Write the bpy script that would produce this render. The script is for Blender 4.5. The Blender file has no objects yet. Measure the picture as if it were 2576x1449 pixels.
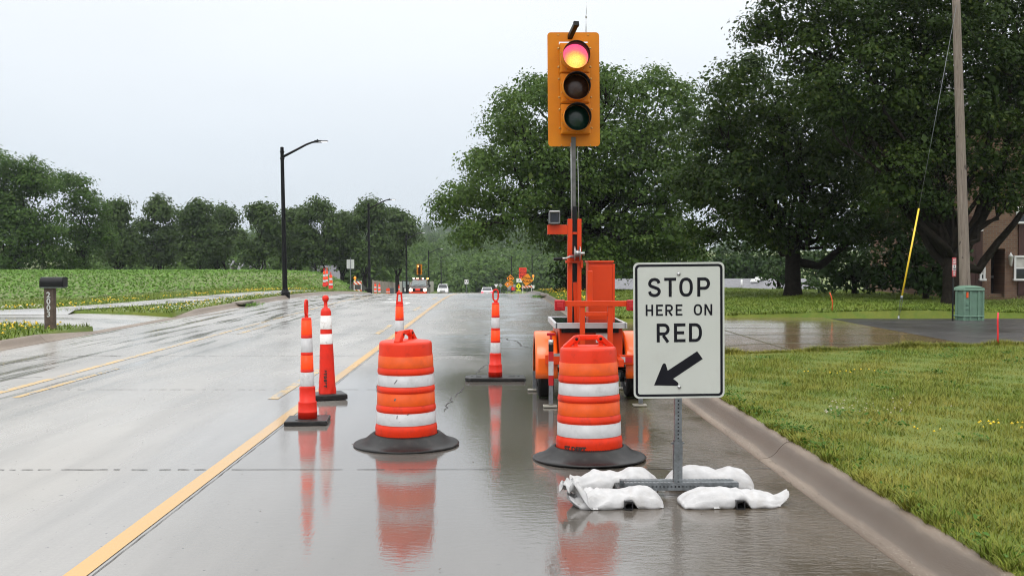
import bpy, bmesh, math, random
import numpy as np
from mathutils import Vector, Matrix, Euler

random.seed(7)
RNG = np.random.default_rng(11)
SC = bpy.context.scene
COL = SC.collection
rad = math.radians

# ------------------------------------------------------------------ camera, sky, sun, exposure
F, CX, CY, EYE = 2625.5, 1288.0, 724.5, 1.59
cam_data = bpy.data.cameras.new('camera')
cam_data.sensor_width = 36.0
cam_data.lens = 36.0 * 2650 / 2600
cam_data.clip_start = 0.05
cam_data.clip_end = 4000
cam = bpy.data.objects.new('camera', cam_data)
cam.location = (0, 0, EYE)
cam.rotation_euler = (rad(90 - 1.49), 0, rad(-1.016))
COL.objects.link(cam)
SC.camera = cam
CAM_R = Euler(cam.rotation_euler).to_matrix()

SUN_EL, SUN_AZ = rad(58), rad(200)
world = bpy.data.worlds.new('World')
SC.world = world
world.use_nodes = True
wn, wl = world.node_tree.nodes, world.node_tree.links
wn.clear()
w_out = wn.new('ShaderNodeOutputWorld')
w_bg = wn.new('ShaderNodeBackground')
w_bg.inputs['Strength'].default_value = 0.1
w_sky = wn.new('ShaderNodeTexSky')
w_sky.sky_type = 'NISHITA'
w_sky.sun_disc = False
w_sky.sun_elevation = SUN_EL
w_sky.sun_rotation = SUN_AZ
w_sky.dust_density = 4.0
w_hs = wn.new('ShaderNodeHueSaturation')
w_hs.inputs['Saturation'].default_value = 0.12
w_tc = wn.new('ShaderNodeTexCoord')
w_sep = wn.new('ShaderNodeSeparateXYZ')
w_ramp = wn.new('ShaderNodeValToRGB')            # overcast cloud sheet, dimmer towards the horizon
e = w_ramp.color_ramp.elements
e[0].position = 0.0; e[0].color = (0.306, 0.337, 0.365, 1)
e[1].position = 1.0; e[1].color = (1.0, 1.0, 1.0, 1)
k = w_ramp.color_ramp.elements.new(0.10); k.color = (0.33, 0.361, 0.393, 1)
k = w_ramp.color_ramp.elements.new(0.25); k.color = (0.41, 0.43, 0.45, 1)
k = w_ramp.color_ramp.elements.new(0.5); k.color = (0.72, 0.73, 0.74, 1)
w_noise = wn.new('ShaderNodeTexNoise')
w_noise.inputs['Scale'].default_value = 2.2
w_noise.inputs['Detail'].default_value = 4
w_map = wn.new('ShaderNodeMapping')
w_map.inputs['Scale'].default_value = (1, 1, 3.5)
w_nr = wn.new('ShaderNodeMapRange')
w_nr.inputs['To Min'].default_value = 17.6
w_nr.inputs['To Max'].default_value = 20.4
w_mul = wn.new('ShaderNodeVectorMath'); w_mul.operation = 'SCALE'
w_mix = wn.new('ShaderNodeMix'); w_mix.data_type = 'RGBA'
w_mix.inputs['Factor'].default_value = 0.85
wl.new(w_tc.outputs['Generated'], w_sep.inputs[0])
wl.new(w_sep.outputs['Z'], w_ramp.inputs['Fac'])
wl.new(w_tc.outputs['Generated'], w_map.inputs['Vector'])
wl.new(w_map.outputs['Vector'], w_noise.inputs['Vector'])
wl.new(w_noise.outputs['Fac'], w_nr.inputs['Value'])
wl.new(w_ramp.outputs['Color'], w_mul.inputs[0])
wl.new(w_nr.outputs['Result'], w_mul.inputs['Scale'])
wl.new(w_sky.outputs['Color'], w_hs.inputs['Color'])
wl.new(w_hs.outputs['Color'], w_mix.inputs['A'])
wl.new(w_mul.outputs['Vector'], w_mix.inputs['B'])
wl.new(w_mix.outputs['Result'], w_bg.inputs['Color'])
wl.new(w_bg.outputs['Background'], w_out.inputs['Surface'])

sun_data = bpy.data.lights.new('sun', 'SUN')
sun_data.energy = 0.7
sun_data.angle = rad(25)
sun_data.color = (1.0, 0.97, 0.93)
sun = bpy.data.objects.new('sun', sun_data)
sun.rotation_euler = (rad(90) - SUN_EL, 0, math.pi - SUN_AZ + rad(0))
COL.objects.link(sun)

SC.view_settings.view_transform = 'Standard'
SC.view_settings.look = 'None'
SC.view_settings.gamma = 1.0
SC.view_settings.exposure = 0.45
SC.render.engine = 'CYCLES'
SC.cycles.use_denoising = True
SC.cycles.denoising_prefilter = 'ACCURATE'
SC.cycles.filter_width = 1.1
SC.cycles.max_bounces = 6
SC.cycles.transparent_max_bounces = 4
SC.cycles.volume_bounces = 0
SC.cycles.caustics_reflective = False
SC.cycles.caustics_refractive = False

def P(px, py, Y):
    """Point at depth Y along the line of sight measured in the photograph."""
    v = CAM_R @ Vector(((px - CX) / F, (CY - py) / F, -1))
    t = Y / v.y
    return Vector((v.x * t, Y, EYE + v.z * t))

# ------------------------------------------------------------------ terrain profile
_rk = np.array([-60, 0, 38, 42, 46, 50, 55, 60, 65, 70, 75, 90, 112, 144, 180, 224, 300, 1200], float)
_rz = np.array([0, 0, 0, -.010, -.039, -.088, -.176, -.295, -.445, -.625, -.835, -1.5, -2.5, -3.5, -4.2, -4.75, -5.5, -6.5])
def zroad(y): return np.interp(y, _rk, _rz)
def S(t):
    t = np.clip(t, 0, 1)
    return t * t * (3 - 2 * t)
RK, LK = 2.13, -8.70                       # gutter lines
DR0, DR1 = 15.8, 25.4                      # driveway on the right
DL0, DL1 = 23.6, 29.2                      # driveway on the left
def zright_drive(x): return 0.006 + 0.19 * S((x - RK) / 2.6)
def zleft_drive(x): return 0.006 + 0.12 * S((LK - x) / 2.2)
def zterr(x, y):
    x = np.asarray(x, float); y = np.asarray(y, float)
    b = zroad(y)
    z = b - 0.05
    r = x > RK + 0.265
    zr = b + 0.145 + np.clip(0.03 * (x - 2.4), 0, 0.25) * (1 - 0.5 * S((x - 9) / 6)) - 2.2 * S((y - 47) / 22) * S((x - 5.5) / 5)
    z = np.where(r, zr, z)
    l = x < LK - 0.265
    mound = 1.72 * S((-11.0 - x) / 4.0) * np.where(y < 88, np.exp(-((y - 88) / 20.0) ** 2) * (1 - S((-13.5 - x) / 4)) + S((y - 40) / 48.0) * S((-13.5 - x) / 4), np.exp(-((y - 88) / 16.0) ** 2))
    mound = mound - 0.25 * S((-12.5 - x) / 6) * S((y - 28) / 4) * S((48 - y) / 12)
    zl = b + 0.13 + np.clip(0.02 * (-9 - x), 0, 0.06) + mound
    z = np.where(l, zl, z)
    hill = 15.0 * S((y - 260) / 330)
    z = z + hill
    d = r & (y > DR0 - 0.12) & (y < DR1 + 0.12)
    z = np.where(d, zright_drive(x) - 0.07, z)
    d = l & (y > DL0 - 0.1) & (y < DL1 + 0.1)
    z = np.where(d, zleft_drive(x) - 0.06, z)
    return z
def gp(px, Y, dz=0.0):
    x = P(px, 656, Y).x
    return Vector((x, Y, float(zterr(x, Y)) + dz))

# ------------------------------------------------------------------ mesh building
class MB:
    def __init__(s):
        s.v, s.f, s.m, s.s = [], [], [], []
    def add(s, verts, faces, m=0, smooth=False, M=None):
        o = len(s.v)
        for p in verts:
            s.v.append(tuple(M @ Vector(p)) if M is not None else tuple(p))
        for fc in faces:
            s.f.append([i + o for i in fc]); s.m.append(m); s.s.append(smooth)
        return s
    def box(s, c, d, m=0, M=None, taper=None):
        x, y, z = d[0] / 2, d[1] / 2, d[2] / 2
        t = taper or 1.0
        vs = [(-x, -y, -z), (x, -y, -z), (x, y, -z), (-x, y, -z), (-x * t, -y * t, z), (x * t, -y * t, z), (x * t, y * t, z), (-x * t, y * t, z)]
        vs = [(a + c[0], b + c[1], q + c[2]) for a, b, q in vs]
        return s.add(vs, [(0, 3, 2, 1), (4, 5, 6, 7), (0, 1, 5, 4), (1, 2, 6, 5), (2, 3, 7, 6), (3, 0, 4, 7)], m, False, M)
    def bar(s, a, b, w, h, m=0, up=(0, 0, 1)):
        a, b = Vector(a), Vector(b)
        d = (b - a).normalized(); u = Vector(up)
        if abs(d.dot(u)) > 0.98: u = Vector((0, 1, 0))
        sx = d.cross(u).normalized(); su = sx.cross(d).normalized()
        vs = []
        for p in (a, b):
            for i, j in ((-1, -1), (1, -1), (1, 1), (-1, 1)):
                vs.append(p + sx * (i * w / 2) + su * (j * h / 2))
        return s.add(vs, [(0, 1, 2, 3), (7, 6, 5, 4), (0, 4, 5, 1), (1, 5, 6, 2), (2, 6, 7, 3), (3, 7, 4, 0)], m)
    def tube(s, pts, r, n=8, m=0, smooth=True, closed=False, caps=True):
        pts = [Vector(p) for p in pts]
        rs = list(r) if hasattr(r, '__len__') else [r] * len(pts)
        vs, fs, prev = [], [], None
        L = len(pts)
        for i, p in enumerate(pts):
            if closed: d = pts[(i + 1) % L] - pts[i - 1]
            else: d = pts[min(i + 1, L - 1)] - pts[max(i - 1, 0)]
            d.normalize()
            if prev is None:
                u = Vector((0, 0, 1)) if abs(d.z) < 0.9 else Vector((1, 0, 0))
                prev = (u - d * u.dot(d)).normalized()
            else:
                prev = (prev - d * prev.dot(d)).normalized()
            q = d.cross(prev)
            for k in range(n):
                a = 2 * math.pi * k / n
                vs.append(p + (prev * math.cos(a) + q * math.sin(a)) * rs[i])
        for i in range(L if closed else L - 1):
            for k in range(n):
                a, b = i * n + k, i * n + (k + 1) % n
                c, d2 = ((i + 1) % L) * n + (k + 1) % n, ((i + 1) % L) * n + k
                fs.append((a, b, c, d2))
        if caps and not closed:
            fs.append(tuple(reversed(range(n)))); fs.append(tuple(range((L - 1) * n, L * n)))
        return s.add(vs, fs, m, smooth)
    def lathe(s, prof, n=48, m=0, c=(0, 0, 0), smooth=True, M=None, mfun=None):
        vs, fs = [], []
        for r, z in prof:
            for k in range(n):
                a = 2 * math.pi * k / n
                vs.append((c[0] + r * math.cos(a), c[1] + r * math.sin(a), c[2] + z))
        for i in range(len(prof) - 1):
            for k in range(n):
                fs.append((i * n + k, i * n + (k + 1) % n, (i + 1) * n + (k + 1) % n, (i + 1) * n + k))
        return s.add(vs, fs, m, smooth, M)
    def cyl(s, a, b, r, n=16, m=0, r2=None):
        return s.tube([a, b], [r, r if r2 is None else r2], n, m)
    def prism(s, poly, t, m=0, M=None):
        """poly in local x,z; thickness t along +y."""
        n = len(poly)
        vs = [(p[0], 0, p[1]) for p in poly] + [(p[0], t, p[1]) for p in poly]
        fs = [tuple(range(n)), tuple(reversed(range(n, 2 * n)))]
        for i in range(n):
            j = (i + 1) % n
            fs.append((i, i + n, j + n, j))
        return s.add(vs, fs, m, False, M)
    def build(s, name, mats, parent=None, recalc=True, bevel=0, seg=2, angle=35):
        me = bpy.data.meshes.new(name)
        me.from_pydata(s.v, [], s.f)
        for mt in (mats if isinstance(mats, (list, tuple)) else [mats]): me.materials.append(mt)
        me.polygons.foreach_set('material_index', s.m)
        me.polygons.foreach_set('use_smooth', s.s)
        if recalc:
            bm = bmesh.new(); bm.from_mesh(me)
            bmesh.ops.recalc_face_normals(bm, faces=bm.faces)
            bm.to_mesh(me); bm.free()
        me.update()
        o = bpy.data.objects.new(name, me)
        COL.objects.link(o)
        if parent is not None: o.parent = parent
        if bevel:
            b = o.modifiers.new('edge', 'BEVEL'); b.width = bevel; b.segments = seg
            b.limit_method = 'ANGLE'; b.angle_limit = rad(angle)
        return o

def np_mesh(name, verts, quads, mat, parent=None, tri=False):
    me = bpy.data.meshes.new(name)
    k = 3 if tri else 4
    me.vertices.add(len(verts)); me.vertices.foreach_set('co', np.ascontiguousarray(verts, np.float32).ravel())
    nq = len(quads)
    me.loops.add(nq * k); me.loops.foreach_set('vertex_index', np.ascontiguousarray(quads, np.int32).ravel())
    me.polygons.add(nq)
    me.polygons.foreach_set('loop_start', np.arange(0, nq * k, k, dtype=np.int32))
    me.update(calc_edges=True); me.validate()
    me.materials.append(mat)
    o = bpy.data.objects.new(name, me); COL.objects.link(o)
    if parent is not None: o.parent = parent
    return o

def tag(o, label=None, cat=None, group=None, kind=None):
    if label: o['label'] = label
    if cat: o['category'] = cat
    if group: o['group'] = group
    if kind: o['kind'] = kind
    return o
def thing(name, label, cat, loc=(0, 0, 0), rotz=0.0, group=None):
    o = bpy.data.objects.new(name, None)
    o.empty_display_size = 0.2
    COL.objects.link(o)
    o.location = loc; o.rotation_euler = (0, 0, rotz)
    return tag(o, label, cat, group)
def struct(o): o['kind'] = 'structure'; return o
def dup(root, loc, rotz=None, label=None, group=None):
    r = root.copy(); COL.objects.link(r); r.location = loc
    if rotz is not None: r.rotation_euler = (0, 0, rotz)
    if label: r['label'] = label
    if group: r['group'] = group
    for ch in list(root.children):
        c = ch.copy(); COL.objects.link(c); c.parent = r
        for g in list(ch.children):
            d = g.copy(); COL.objects.link(d); d.parent = c
    return r

def text_geo(txt, size, bold=0.0):
    cu = bpy.data.curves.new('lettering', 'FONT')
    cu.body = txt; cu.size = size; cu.align_x = 'CENTER'; cu.align_y = 'CENTER'; cu.offset = bold
    cu.resolution_u = 3
    o = bpy.data.objects.new('lettering', cu); COL.objects.link(o)
    bpy.context.view_layer.update()
    dg = bpy.context.evaluated_depsgraph_get()
    me = bpy.data.meshes.new_from_object(o.evaluated_get(dg))
    v = [tuple(p.co) for p in me.vertices]; f = [tuple(p.vertices) for p in me.polygons]
    bpy.data.objects.remove(o); bpy.data.meshes.remove(me)
    return v, f
FRONT = Matrix(((1, 0, 0, 0), (0, 0, -1, 0), (0, 1, 0, 0), (0, 0, 0, 1)))   # text xy -> x,z facing -y

# ------------------------------------------------------------------ materials
def N(nt, typ, **kw):
    n = nt.nodes.new(typ)
    for a, b in kw.items():
        if a in n.inputs: n.inputs[a].default_value = b
        else: setattr(n, a, b)
    return n
def rgba(c): return (c[0], c[1], c[2], 1)
def newmat(name):
    m = bpy.data.materials.new(name); m.use_nodes = True
    nt = m.node_tree
    b = nt.nodes['Principled BSDF']
    return m, nt, b
def mat(name, col, rough=0.5, metal=0.0, var=0.12, scale=6.0, bump=0.0, bscale=60, coat=0.0, dirt=None, dscale=4.0, damt=0.5, spec=0.5, rvar=0.0):
    m, nt, b = newmat(name)
    L = nt.links
    tc = N(nt, 'ShaderNodeTexCoord')
    n1 = N(nt, 'ShaderNodeTexNoise', Scale=scale, Detail=6.0)
    L.new(tc.outputs['Object'], n1.inputs['Vector'])
    r = N(nt, 'ShaderNodeMapRange'); r.inputs['From Min'].default_value = 0.3; r.inputs['From Max'].default_value = 0.7
    r.inputs['To Min'].default_value = 1 - var; r.inputs['To Max'].default_value = 1 + var
    L.new(n1.outputs['Fac'], r.inputs['Value'])
    mu = N(nt, 'ShaderNodeVectorMath', operation='SCALE'); mu.inputs[0].default_value = col[:3]
    L.new(r.outputs['Result'], mu.inputs['Scale'])
    out = mu.outputs['Vector']
    if dirt:
        n2 = N(nt, 'ShaderNodeTexNoise', Scale=dscale, Detail=8.0, Roughness=0.7)
        L.new(tc.outputs['Object'], n2.inputs['Vector'])
        r2 = N(nt, 'ShaderNodeMapRange'); r2.inputs['From Min'].default_value = 0.52; r2.inputs['From Max'].default_value = 0.72
        r2.inputs['To Max'].default_value = damt
        L.new(n2.outputs['Fac'], r2.inputs['Value'])
        mx = N(nt, 'ShaderNodeMix', data_type='RGBA')
        L.new(r2.outputs['Result'], mx.inputs['Factor']); L.new(out, mx.inputs['A']); mx.inputs['B'].default_value = rgba(dirt)
        out = mx.outputs['Result']
    L.new(out, b.inputs['Base Color'])
    b.inputs['Roughness'].default_value = rough
    b.inputs['Metallic'].default_value = metal
    b.inputs['Specular IOR Level'].default_value = spec
    if rvar:
        r3 = N(nt, 'ShaderNodeMapRange'); r3.inputs['To Min'].default_value = rough - rvar; r3.inputs['To Max'].default_value = rough + rvar
        L.new(n1.outputs['Fac'], r3.inputs['Value']); L.new(r3.outputs['Result'], b.inputs['Roughness'])
    if coat: b.inputs['Coat Weight'].default_value = coat; b.inputs['Coat Roughness'].default_value = 0.12
    if bump:
        n3 = N(nt, 'ShaderNodeTexNoise', Scale=bscale, Detail=4.0)
        L.new(tc.outputs['Object'], n3.inputs['Vector'])
        bp = N(nt, 'ShaderNodeBump', Strength=1.0, Distance=bump)
        L.new(n3.outputs['Fac'], bp.inputs['Height']); L.new(bp.outputs['Normal'], b.inputs['Normal'])
    return m
def emit(name, col, strength, base=(0.1, 0.1, 0.1)):
    m, nt, b = newmat(name)
    b.inputs['Base Color'].default_value = rgba(base)
    b.inputs['Emission Color'].default_value = rgba(col)
    b.inputs['Emission Strength'].default_value = strength
    b.inputs['Roughness'].default_value = 0.2
    return m
def math_node(nt, op, a, b=None, c=None):
    n = nt.nodes.new('ShaderNodeMath'); n.operation = op
    for i, v in enumerate((a, b, c)):
        if v is None: continue
        if isinstance(v, (int, float)): n.inputs[i].default_value = v
        else: nt.links.new(v, n.inputs[i])
    return n.outputs[0]
def maprange(nt, v, a, b, c=0.0, d=1.0, smooth=False):
    n = nt.nodes.new('ShaderNodeMapRange')
    if smooth: n.interpolation_type = 'SMOOTHSTEP'
    nt.links.new(v, n.inputs['Value'])
    for k, x in (('From Min', a), ('From Max', b), ('To Min', c), ('To Max', d)): n.inputs[k].default_value = x
    return n.outputs['Result']
def noise(nt, vec, scale, detail=4.0, rough=0.5, stretch=None, dist=0.0):
    if stretch:
        mp = nt.nodes.new('ShaderNodeMapping'); mp.inputs['Scale'].default_value = stretch
        nt.links.new(vec, mp.inputs['Vector']); vec = mp.outputs['Vector']
    n = nt.nodes.new('ShaderNodeTexNoise')
    n.inputs['Scale'].default_value = scale; n.inputs['Detail'].default_value = detail; n.inputs['Roughness'].default_value = rough
    n.inputs['Distortion'].default_value = dist
    nt.links.new(vec, n.inputs['Vector'])
    return n.outputs['Fac']
def mixcol(nt, f, a, b):
    n = nt.nodes.new('ShaderNodeMix'); n.data_type = 'RGBA'
    if isinstance(f, (int, float)): n.inputs['Factor'].default_value = f
    else: nt.links.new(f, n.inputs['Factor'])
    for k, v in (('A', a), ('B', b)):
        if isinstance(v, tuple): n.inputs[k].default_value = rgba(v)
        else: nt.links.new(v, n.inputs[k])
    return n.outputs['Result']

def road_material(name, paint=None, wear=0.55):
    """Wet concrete pavement: mirror-like film in the near lane, duller streaks to the left, rippled water along the gutter."""
    m, nt, b = newmat(name)
    L = nt.links
    pos = N(nt, 'ShaderNodeNewGeometry').outputs['Position']
    sp = N(nt, 'ShaderNodeSeparateXYZ'); L.new(pos, sp.inputs[0])
    X, Y = sp.outputs['X'], sp.outputs['Y']
    big = noise(nt, pos, 0.35, 6, 0.6, (1.6, 0.5, 1))
    streak = noise(nt, pos, 1.6, 5, 0.6, (1.6, 0.12, 1))
    fine = noise(nt, pos, 55, 3, 0.6)
    c = mixcol(nt, maprange(nt, big, 0.35, 0.68), (0.25, 0.235, 0.212), (0.345, 0.327, 0.298))
    c = mixcol(nt, maprange(nt, streak, 0.45, 0.72, 0, 0.5), c, (0.17, 0.16, 0.145))
    side = maprange(nt, X, -1.8, 1.2, 0, 1, True)
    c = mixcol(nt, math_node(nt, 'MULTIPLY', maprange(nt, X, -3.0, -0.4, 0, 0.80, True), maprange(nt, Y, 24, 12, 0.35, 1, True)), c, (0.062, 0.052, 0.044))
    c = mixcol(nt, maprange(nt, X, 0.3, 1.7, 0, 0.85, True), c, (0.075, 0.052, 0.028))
    c = mixcol(nt, maprange(nt, fine, 0.3, 0.75, 0, 0.22), c, (0.13, 0.12, 0.11))
    pits = noise(nt, pos, 24, 1, 0.5)
    c = mixcol(nt, maprange(nt, pits, 0.73, 0.765, 0, 0.8), c, (0.04, 0.035, 0.03))
    if paint:
        w1 = noise(nt, pos, 7, 8, 0.75, (1, 0.55, 1))
        w2 = noise(nt, pos, 0.8, 2, 0.5)
        w = math_node(nt, 'ADD', math_node(nt, 'MULTIPLY', w1, 0.75), math_node(nt, 'MULTIPLY', w2, 0.25))
        c = mixcol(nt, maprange(nt, w, wear, wear + 0.04), paint, c)
    film = maprange(nt, noise(nt, pos, 2.2, 5, 0.6, (1.5, 0.07, 1)), 0.52, 0.60, 0, 0.9)           # long pools in the wheel tracks
    left = math_node(nt, 'MULTIPLY', film, maprange(nt, X, -4.5, -5.6))
    near = math_node(nt, 'MULTIPLY', maprange(nt, X, -3.4, -1.6, 0, 1, True), maprange(nt, Y, 17.0, 13.0, 0, 1, True))
    patch = maprange(nt, noise(nt, pos, 0.9, 5, 0.65, (0.9, 0.5, 1)), 0.40, 0.62)
    far_patch = math_node(nt, 'MULTIPLY', patch, maprange(nt, X, -1.6, 0.2, 0, 0.75))
    slab = math_node(nt, 'MULTIPLY', math_node(nt, 'MULTIPLY', math_node(nt, 'GREATER_THAN', Y, 17.5), math_node(nt, 'LESS_THAN', Y, 22.6)), maprange(nt, math_node(nt, 'ADD', X, math_node(nt, 'MULTIPLY', big, 2.0)), -0.4, 0.5))
    slab = math_node(nt, 'MULTIPLY', slab, maprange(nt, noise(nt, pos, 3.0, 5, 0.6, (0.25, 2.2, 1)), 0.38, 0.52))     # one slab holds water between brushed ridges
    wet = math_node(nt, 'MAXIMUM', math_node(nt, 'MAXIMUM', left, near), math_node(nt, 'MAXIMUM', far_patch, slab))
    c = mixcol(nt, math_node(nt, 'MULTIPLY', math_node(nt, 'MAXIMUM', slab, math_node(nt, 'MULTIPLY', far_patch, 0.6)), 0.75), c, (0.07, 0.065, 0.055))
    L.new(c, b.inputs['Base Color'])
    rough = maprange(nt, wet, 0, 1, 0.26, 0.03)
    rough = math_node(nt, 'ADD', rough, math_node(nt, 'MULTIPLY', maprange(nt, noise(nt, pos, 0.55, 5, 0.65, (1.3, 0.4, 1)), 0.35, 0.65, -0.08, 0.08), maprange(nt, wet, 0, 1, 1, 0.1)))
    rough = math_node(nt, 'ADD', rough, math_node(nt, 'MULTIPLY', fine, 0.02))
    L.new(rough, b.inputs['Roughness'])
    L.new(maprange(nt, X, 0.5, 1.5, 2.0, 1.42, True), b.inputs['IOR'])
    rip = noise(nt, pos, 15, 5, 0.6, (0.75, 1.3, 1))
    tine = noise(nt, pos, 26, 3, 0.6, (2.2, 0.16, 1))
    gut = math_node(nt, 'MULTIPLY', maprange(nt, X, 0.35, 1.9, 0, 1, True), maprange(nt, noise(nt, pos, 1.3, 3, 0.5, (1, .6, 1)), 0.35, 0.6))
    amp = math_node(nt, 'ADD', 0.36, math_node(nt, 'MULTIPLY', gut, 4.2))
    dry = maprange(nt, wet, 0, 1, 1.0, 0.25)
    h = math_node(nt, 'ADD', math_node(nt, 'MULTIPLY', rip, amp), math_node(nt, 'MULTIPLY', tine, math_node(nt, 'MULTIPLY', dry, 0.5)))
    bp = N(nt, 'ShaderNodeBump', Strength=1.0, Distance=0.0026)
    L.new(h, bp.inputs['Height']); L.new(bp.outputs['Normal'], b.inputs['Normal'])
    return m

def concrete_material(name, a=(0.20, 0.17, 0.135), b2=(0.30, 0.265, 0.22), rough=0.5, wet=0.0, band=False):
    m, nt, b = newmat(name)
    L = nt.links
    pos = N(nt, 'ShaderNodeNewGeometry').outputs['Position']
    big = noise(nt, pos, 1.2, 6, 0.6, (1, 0.5, 1)); fine = noise(nt, pos, 90, 3, 0.7)
    c = mixcol(nt, maprange(nt, big, 0.3, 0.7), a, b2)
    c = mixcol(nt, maprange(nt, fine, 0.3, 0.8, 0, 0.35), c, tuple(x * 0.45 for x in a))
    spk = noise(nt, pos, 130, 1, 0.5)
    c = mixcol(nt, maprange(nt, spk, 0.63, 0.68, 0, 0.7), c, (0.40, 0.36, 0.31))
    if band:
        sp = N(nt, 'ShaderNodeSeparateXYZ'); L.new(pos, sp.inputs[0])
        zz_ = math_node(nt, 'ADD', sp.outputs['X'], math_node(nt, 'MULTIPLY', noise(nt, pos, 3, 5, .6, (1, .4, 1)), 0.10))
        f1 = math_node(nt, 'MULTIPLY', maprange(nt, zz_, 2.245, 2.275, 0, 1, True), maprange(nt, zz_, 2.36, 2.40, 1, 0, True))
        c = mixcol(nt, math_node(nt, 'MULTIPLY', f1, 0.55), c, (0.045, 0.033, 0.024))     # darker brown band along the kerb face, edges broken by noise
    L.new(c, b.inputs['Base Color'])
    if wet:
        w = maprange(nt, noise(nt, pos, 0.7, 4, 0.6, (0.5, 1.2, 1)), 0.40, 0.58)
        L.new(maprange(nt, w, 0, 1, rough, rough - wet), b.inputs['Roughness'])
    else:
        b.inputs['Roughness'].default_value = rough
    bp = N(nt, 'ShaderNodeBump', Strength=1.0, Distance=0.004 if not wet else 0.0007)
    L.new(fine, bp.inputs['Height']); L.new(bp.outputs['Normal'], b.inputs['Normal'])
    return m

def leaf_material(name, dark, light, yellow=None, gloss=0.5, trans=0.32, spec=0.14):
    m, nt, b = newmat(name)
    L = nt.links
    g = N(nt, 'ShaderNodeNewGeometry')
    pos = g.outputs['Position']
    big = noise(nt, pos, 0.5, 4, 0.6)
    f = math_node(nt, 'ADD', math_node(nt, 'MULTIPLY', g.outputs['Random Per Island'], 0.45), math_node(nt, 'MULTIPLY', maprange(nt, big, 0.35, 0.65), 0.55))
    c = mixcol(nt, f, dark, light)
    if yellow: c = mixcol(nt, maprange(nt, g.outputs['Random Per Island'], 0.90, 1.0, 0, 0.6), c, yellow)
    L.new(c, b.inputs['Base Color'])
    b.inputs['Roughness'].default_value = gloss
    b.inputs['Specular IOR Level'].default_value = spec
    tr = N(nt, 'ShaderNodeBsdfTranslucent')
    L.new(mixcol(nt, 0.5, c, light), tr.inputs['Color'])
    mx = N(nt, 'ShaderNodeMixShader'); mx.inputs[0].default_value = trans
    out = nt.nodes['Material Output']
    L.new(b.outputs[0], mx.inputs[1]); L.new(tr.outputs[0], mx.inputs[2]); L.new(mx.outputs[0], out.inputs['Surface'])
    return m

def grass_material(name, cols, rough=0.6, spec=0.2):
    """cols: four base colours mixed by patch noise and per blade."""
    m, nt, b = newmat(name)
    L = nt.links
    g = N(nt, 'ShaderNodeNewGeometry'); pos = g.outputs['Position']
    p1 = noise(nt, pos, 0.8, 5, 0.65); p2 = noise(nt, pos, 2.7, 5, 0.7); p3 = noise(nt, pos, 45, 2, 0.7)
    c = mixcol(nt, maprange(nt, p1, 0.35, 0.65), cols[0], cols[1])
    c = mixcol(nt, maprange(nt, p2, 0.46, 0.68, 0, 0.7), c, cols[2])
    c = mixcol(nt, math_node(nt, 'MULTIPLY', maprange(nt, g.outputs['Random Per Island'], 0.6, 1.0), 0.5), c, cols[3])
    c = mixcol(nt, maprange(nt, p3, 0.35, 0.8, 0, 0.4), c, tuple(x * 0.45 for x in cols[0]))
    L.new(c, b.inputs['Base Color'])
    b.inputs['Roughness'].default_value = rough; b.inputs['Specular IOR Level'].default_value = spec
    return m

M = {}
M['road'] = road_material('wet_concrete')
M['yellow_paint'] = road_material('worn_yellow_paint', (0.50, 0.27, 0.035), 0.60)
M['yellow_worn'] = road_material('thin_yellow_paint', (0.52, 0.33, 0.09), 0.485)
M['white_paint'] = road_material('worn_white_paint', (0.75, 0.75, 0.72), 0.60)
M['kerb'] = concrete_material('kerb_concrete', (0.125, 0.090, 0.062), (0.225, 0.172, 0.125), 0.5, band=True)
M['drive'] = concrete_material('wet_drive_concrete', (0.13, 0.085, 0.045), (0.21, 0.145, 0.085), 0.15, 0.12)
M['walk'] = concrete_material('pale_walk_concrete', (0.30, 0.29, 0.27), (0.40, 0.385, 0.36), 0.32, 0.2)
M['asphalt'] = concrete_material('wet_asphalt', (0.022, 0.022, 0.024), (0.05, 0.049, 0.05), 0.45, 0.15)
M['joint'] = mat('dark_joint', (0.03, 0.028, 0.025), 0.6)
M['drum'] = mat('drum_plastic', (0.68, 0.030, 0.004), 0.42, spec=0.3, var=0.10, scale=5, dirt=(0.22, 0.02, 0.012), dscale=6, damt=0.6, bump=0.0008, bscale=25, rvar=0.08)
M['sheet_orange'] = mat('orange_sheeting', (0.62, 0.072, 0.002), 0.45, spec=0.25, var=0.10, scale=14, dirt=(0.45, 0.06, 0.02), dscale=9, damt=0.5)
M['fluor'] = mat('fluorescent_orange_sheeting', (0.98, 0.06, 0.002), 0.45, spec=0.25, var=0.05)
M['sheet_white'] = mat('white_sheeting', (0.44, 0.44, 0.445), 0.40, var=0.06, scale=20, dirt=(0.22, 0.205, 0.195), dscale=11, damt=0.6)
M['cone'] = mat('cone_plastic', (0.68, 0.022, 0.008), 0.45, spec=0.3, var=0.10, scale=9, dirt=(0.34, 0.02, 0.012), dscale=10, damt=0.35, bump=0.001, bscale=14)
M['rubber'] = mat('black_rubber', (0.010, 0.0098, 0.0098), 0.36, spec=0.32, var=0.25, scale=18, bump=0.0006, bscale=90, dirt=(0.06, 0.052, 0.048), dscale=12, damt=0.6)
M['black'] = mat('black_paint', (0.008, 0.008, 0.009), 0.45, spec=0.2)
M['stencil'] = mat('black_stencil', (0.02, 0.012, 0.01), 0.6)
M['signwhite'] = mat('sign_face_white', (0.50, 0.515, 0.48), 0.38, var=0.03, scale=3, dirt=(0.44, 0.44, 0.41), dscale=8, damt=0.35)
M['signblack'] = mat('sign_black_legend', (0.008, 0.008, 0.012), 0.55, spec=0.15)
M['galv'] = mat('galvanised_steel', (0.20, 0.215, 0.225), 0.42, 0.75, var=0.25, scale=30, dirt=(0.10, 0.105, 0.105), dscale=20, damt=0.6)
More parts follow.
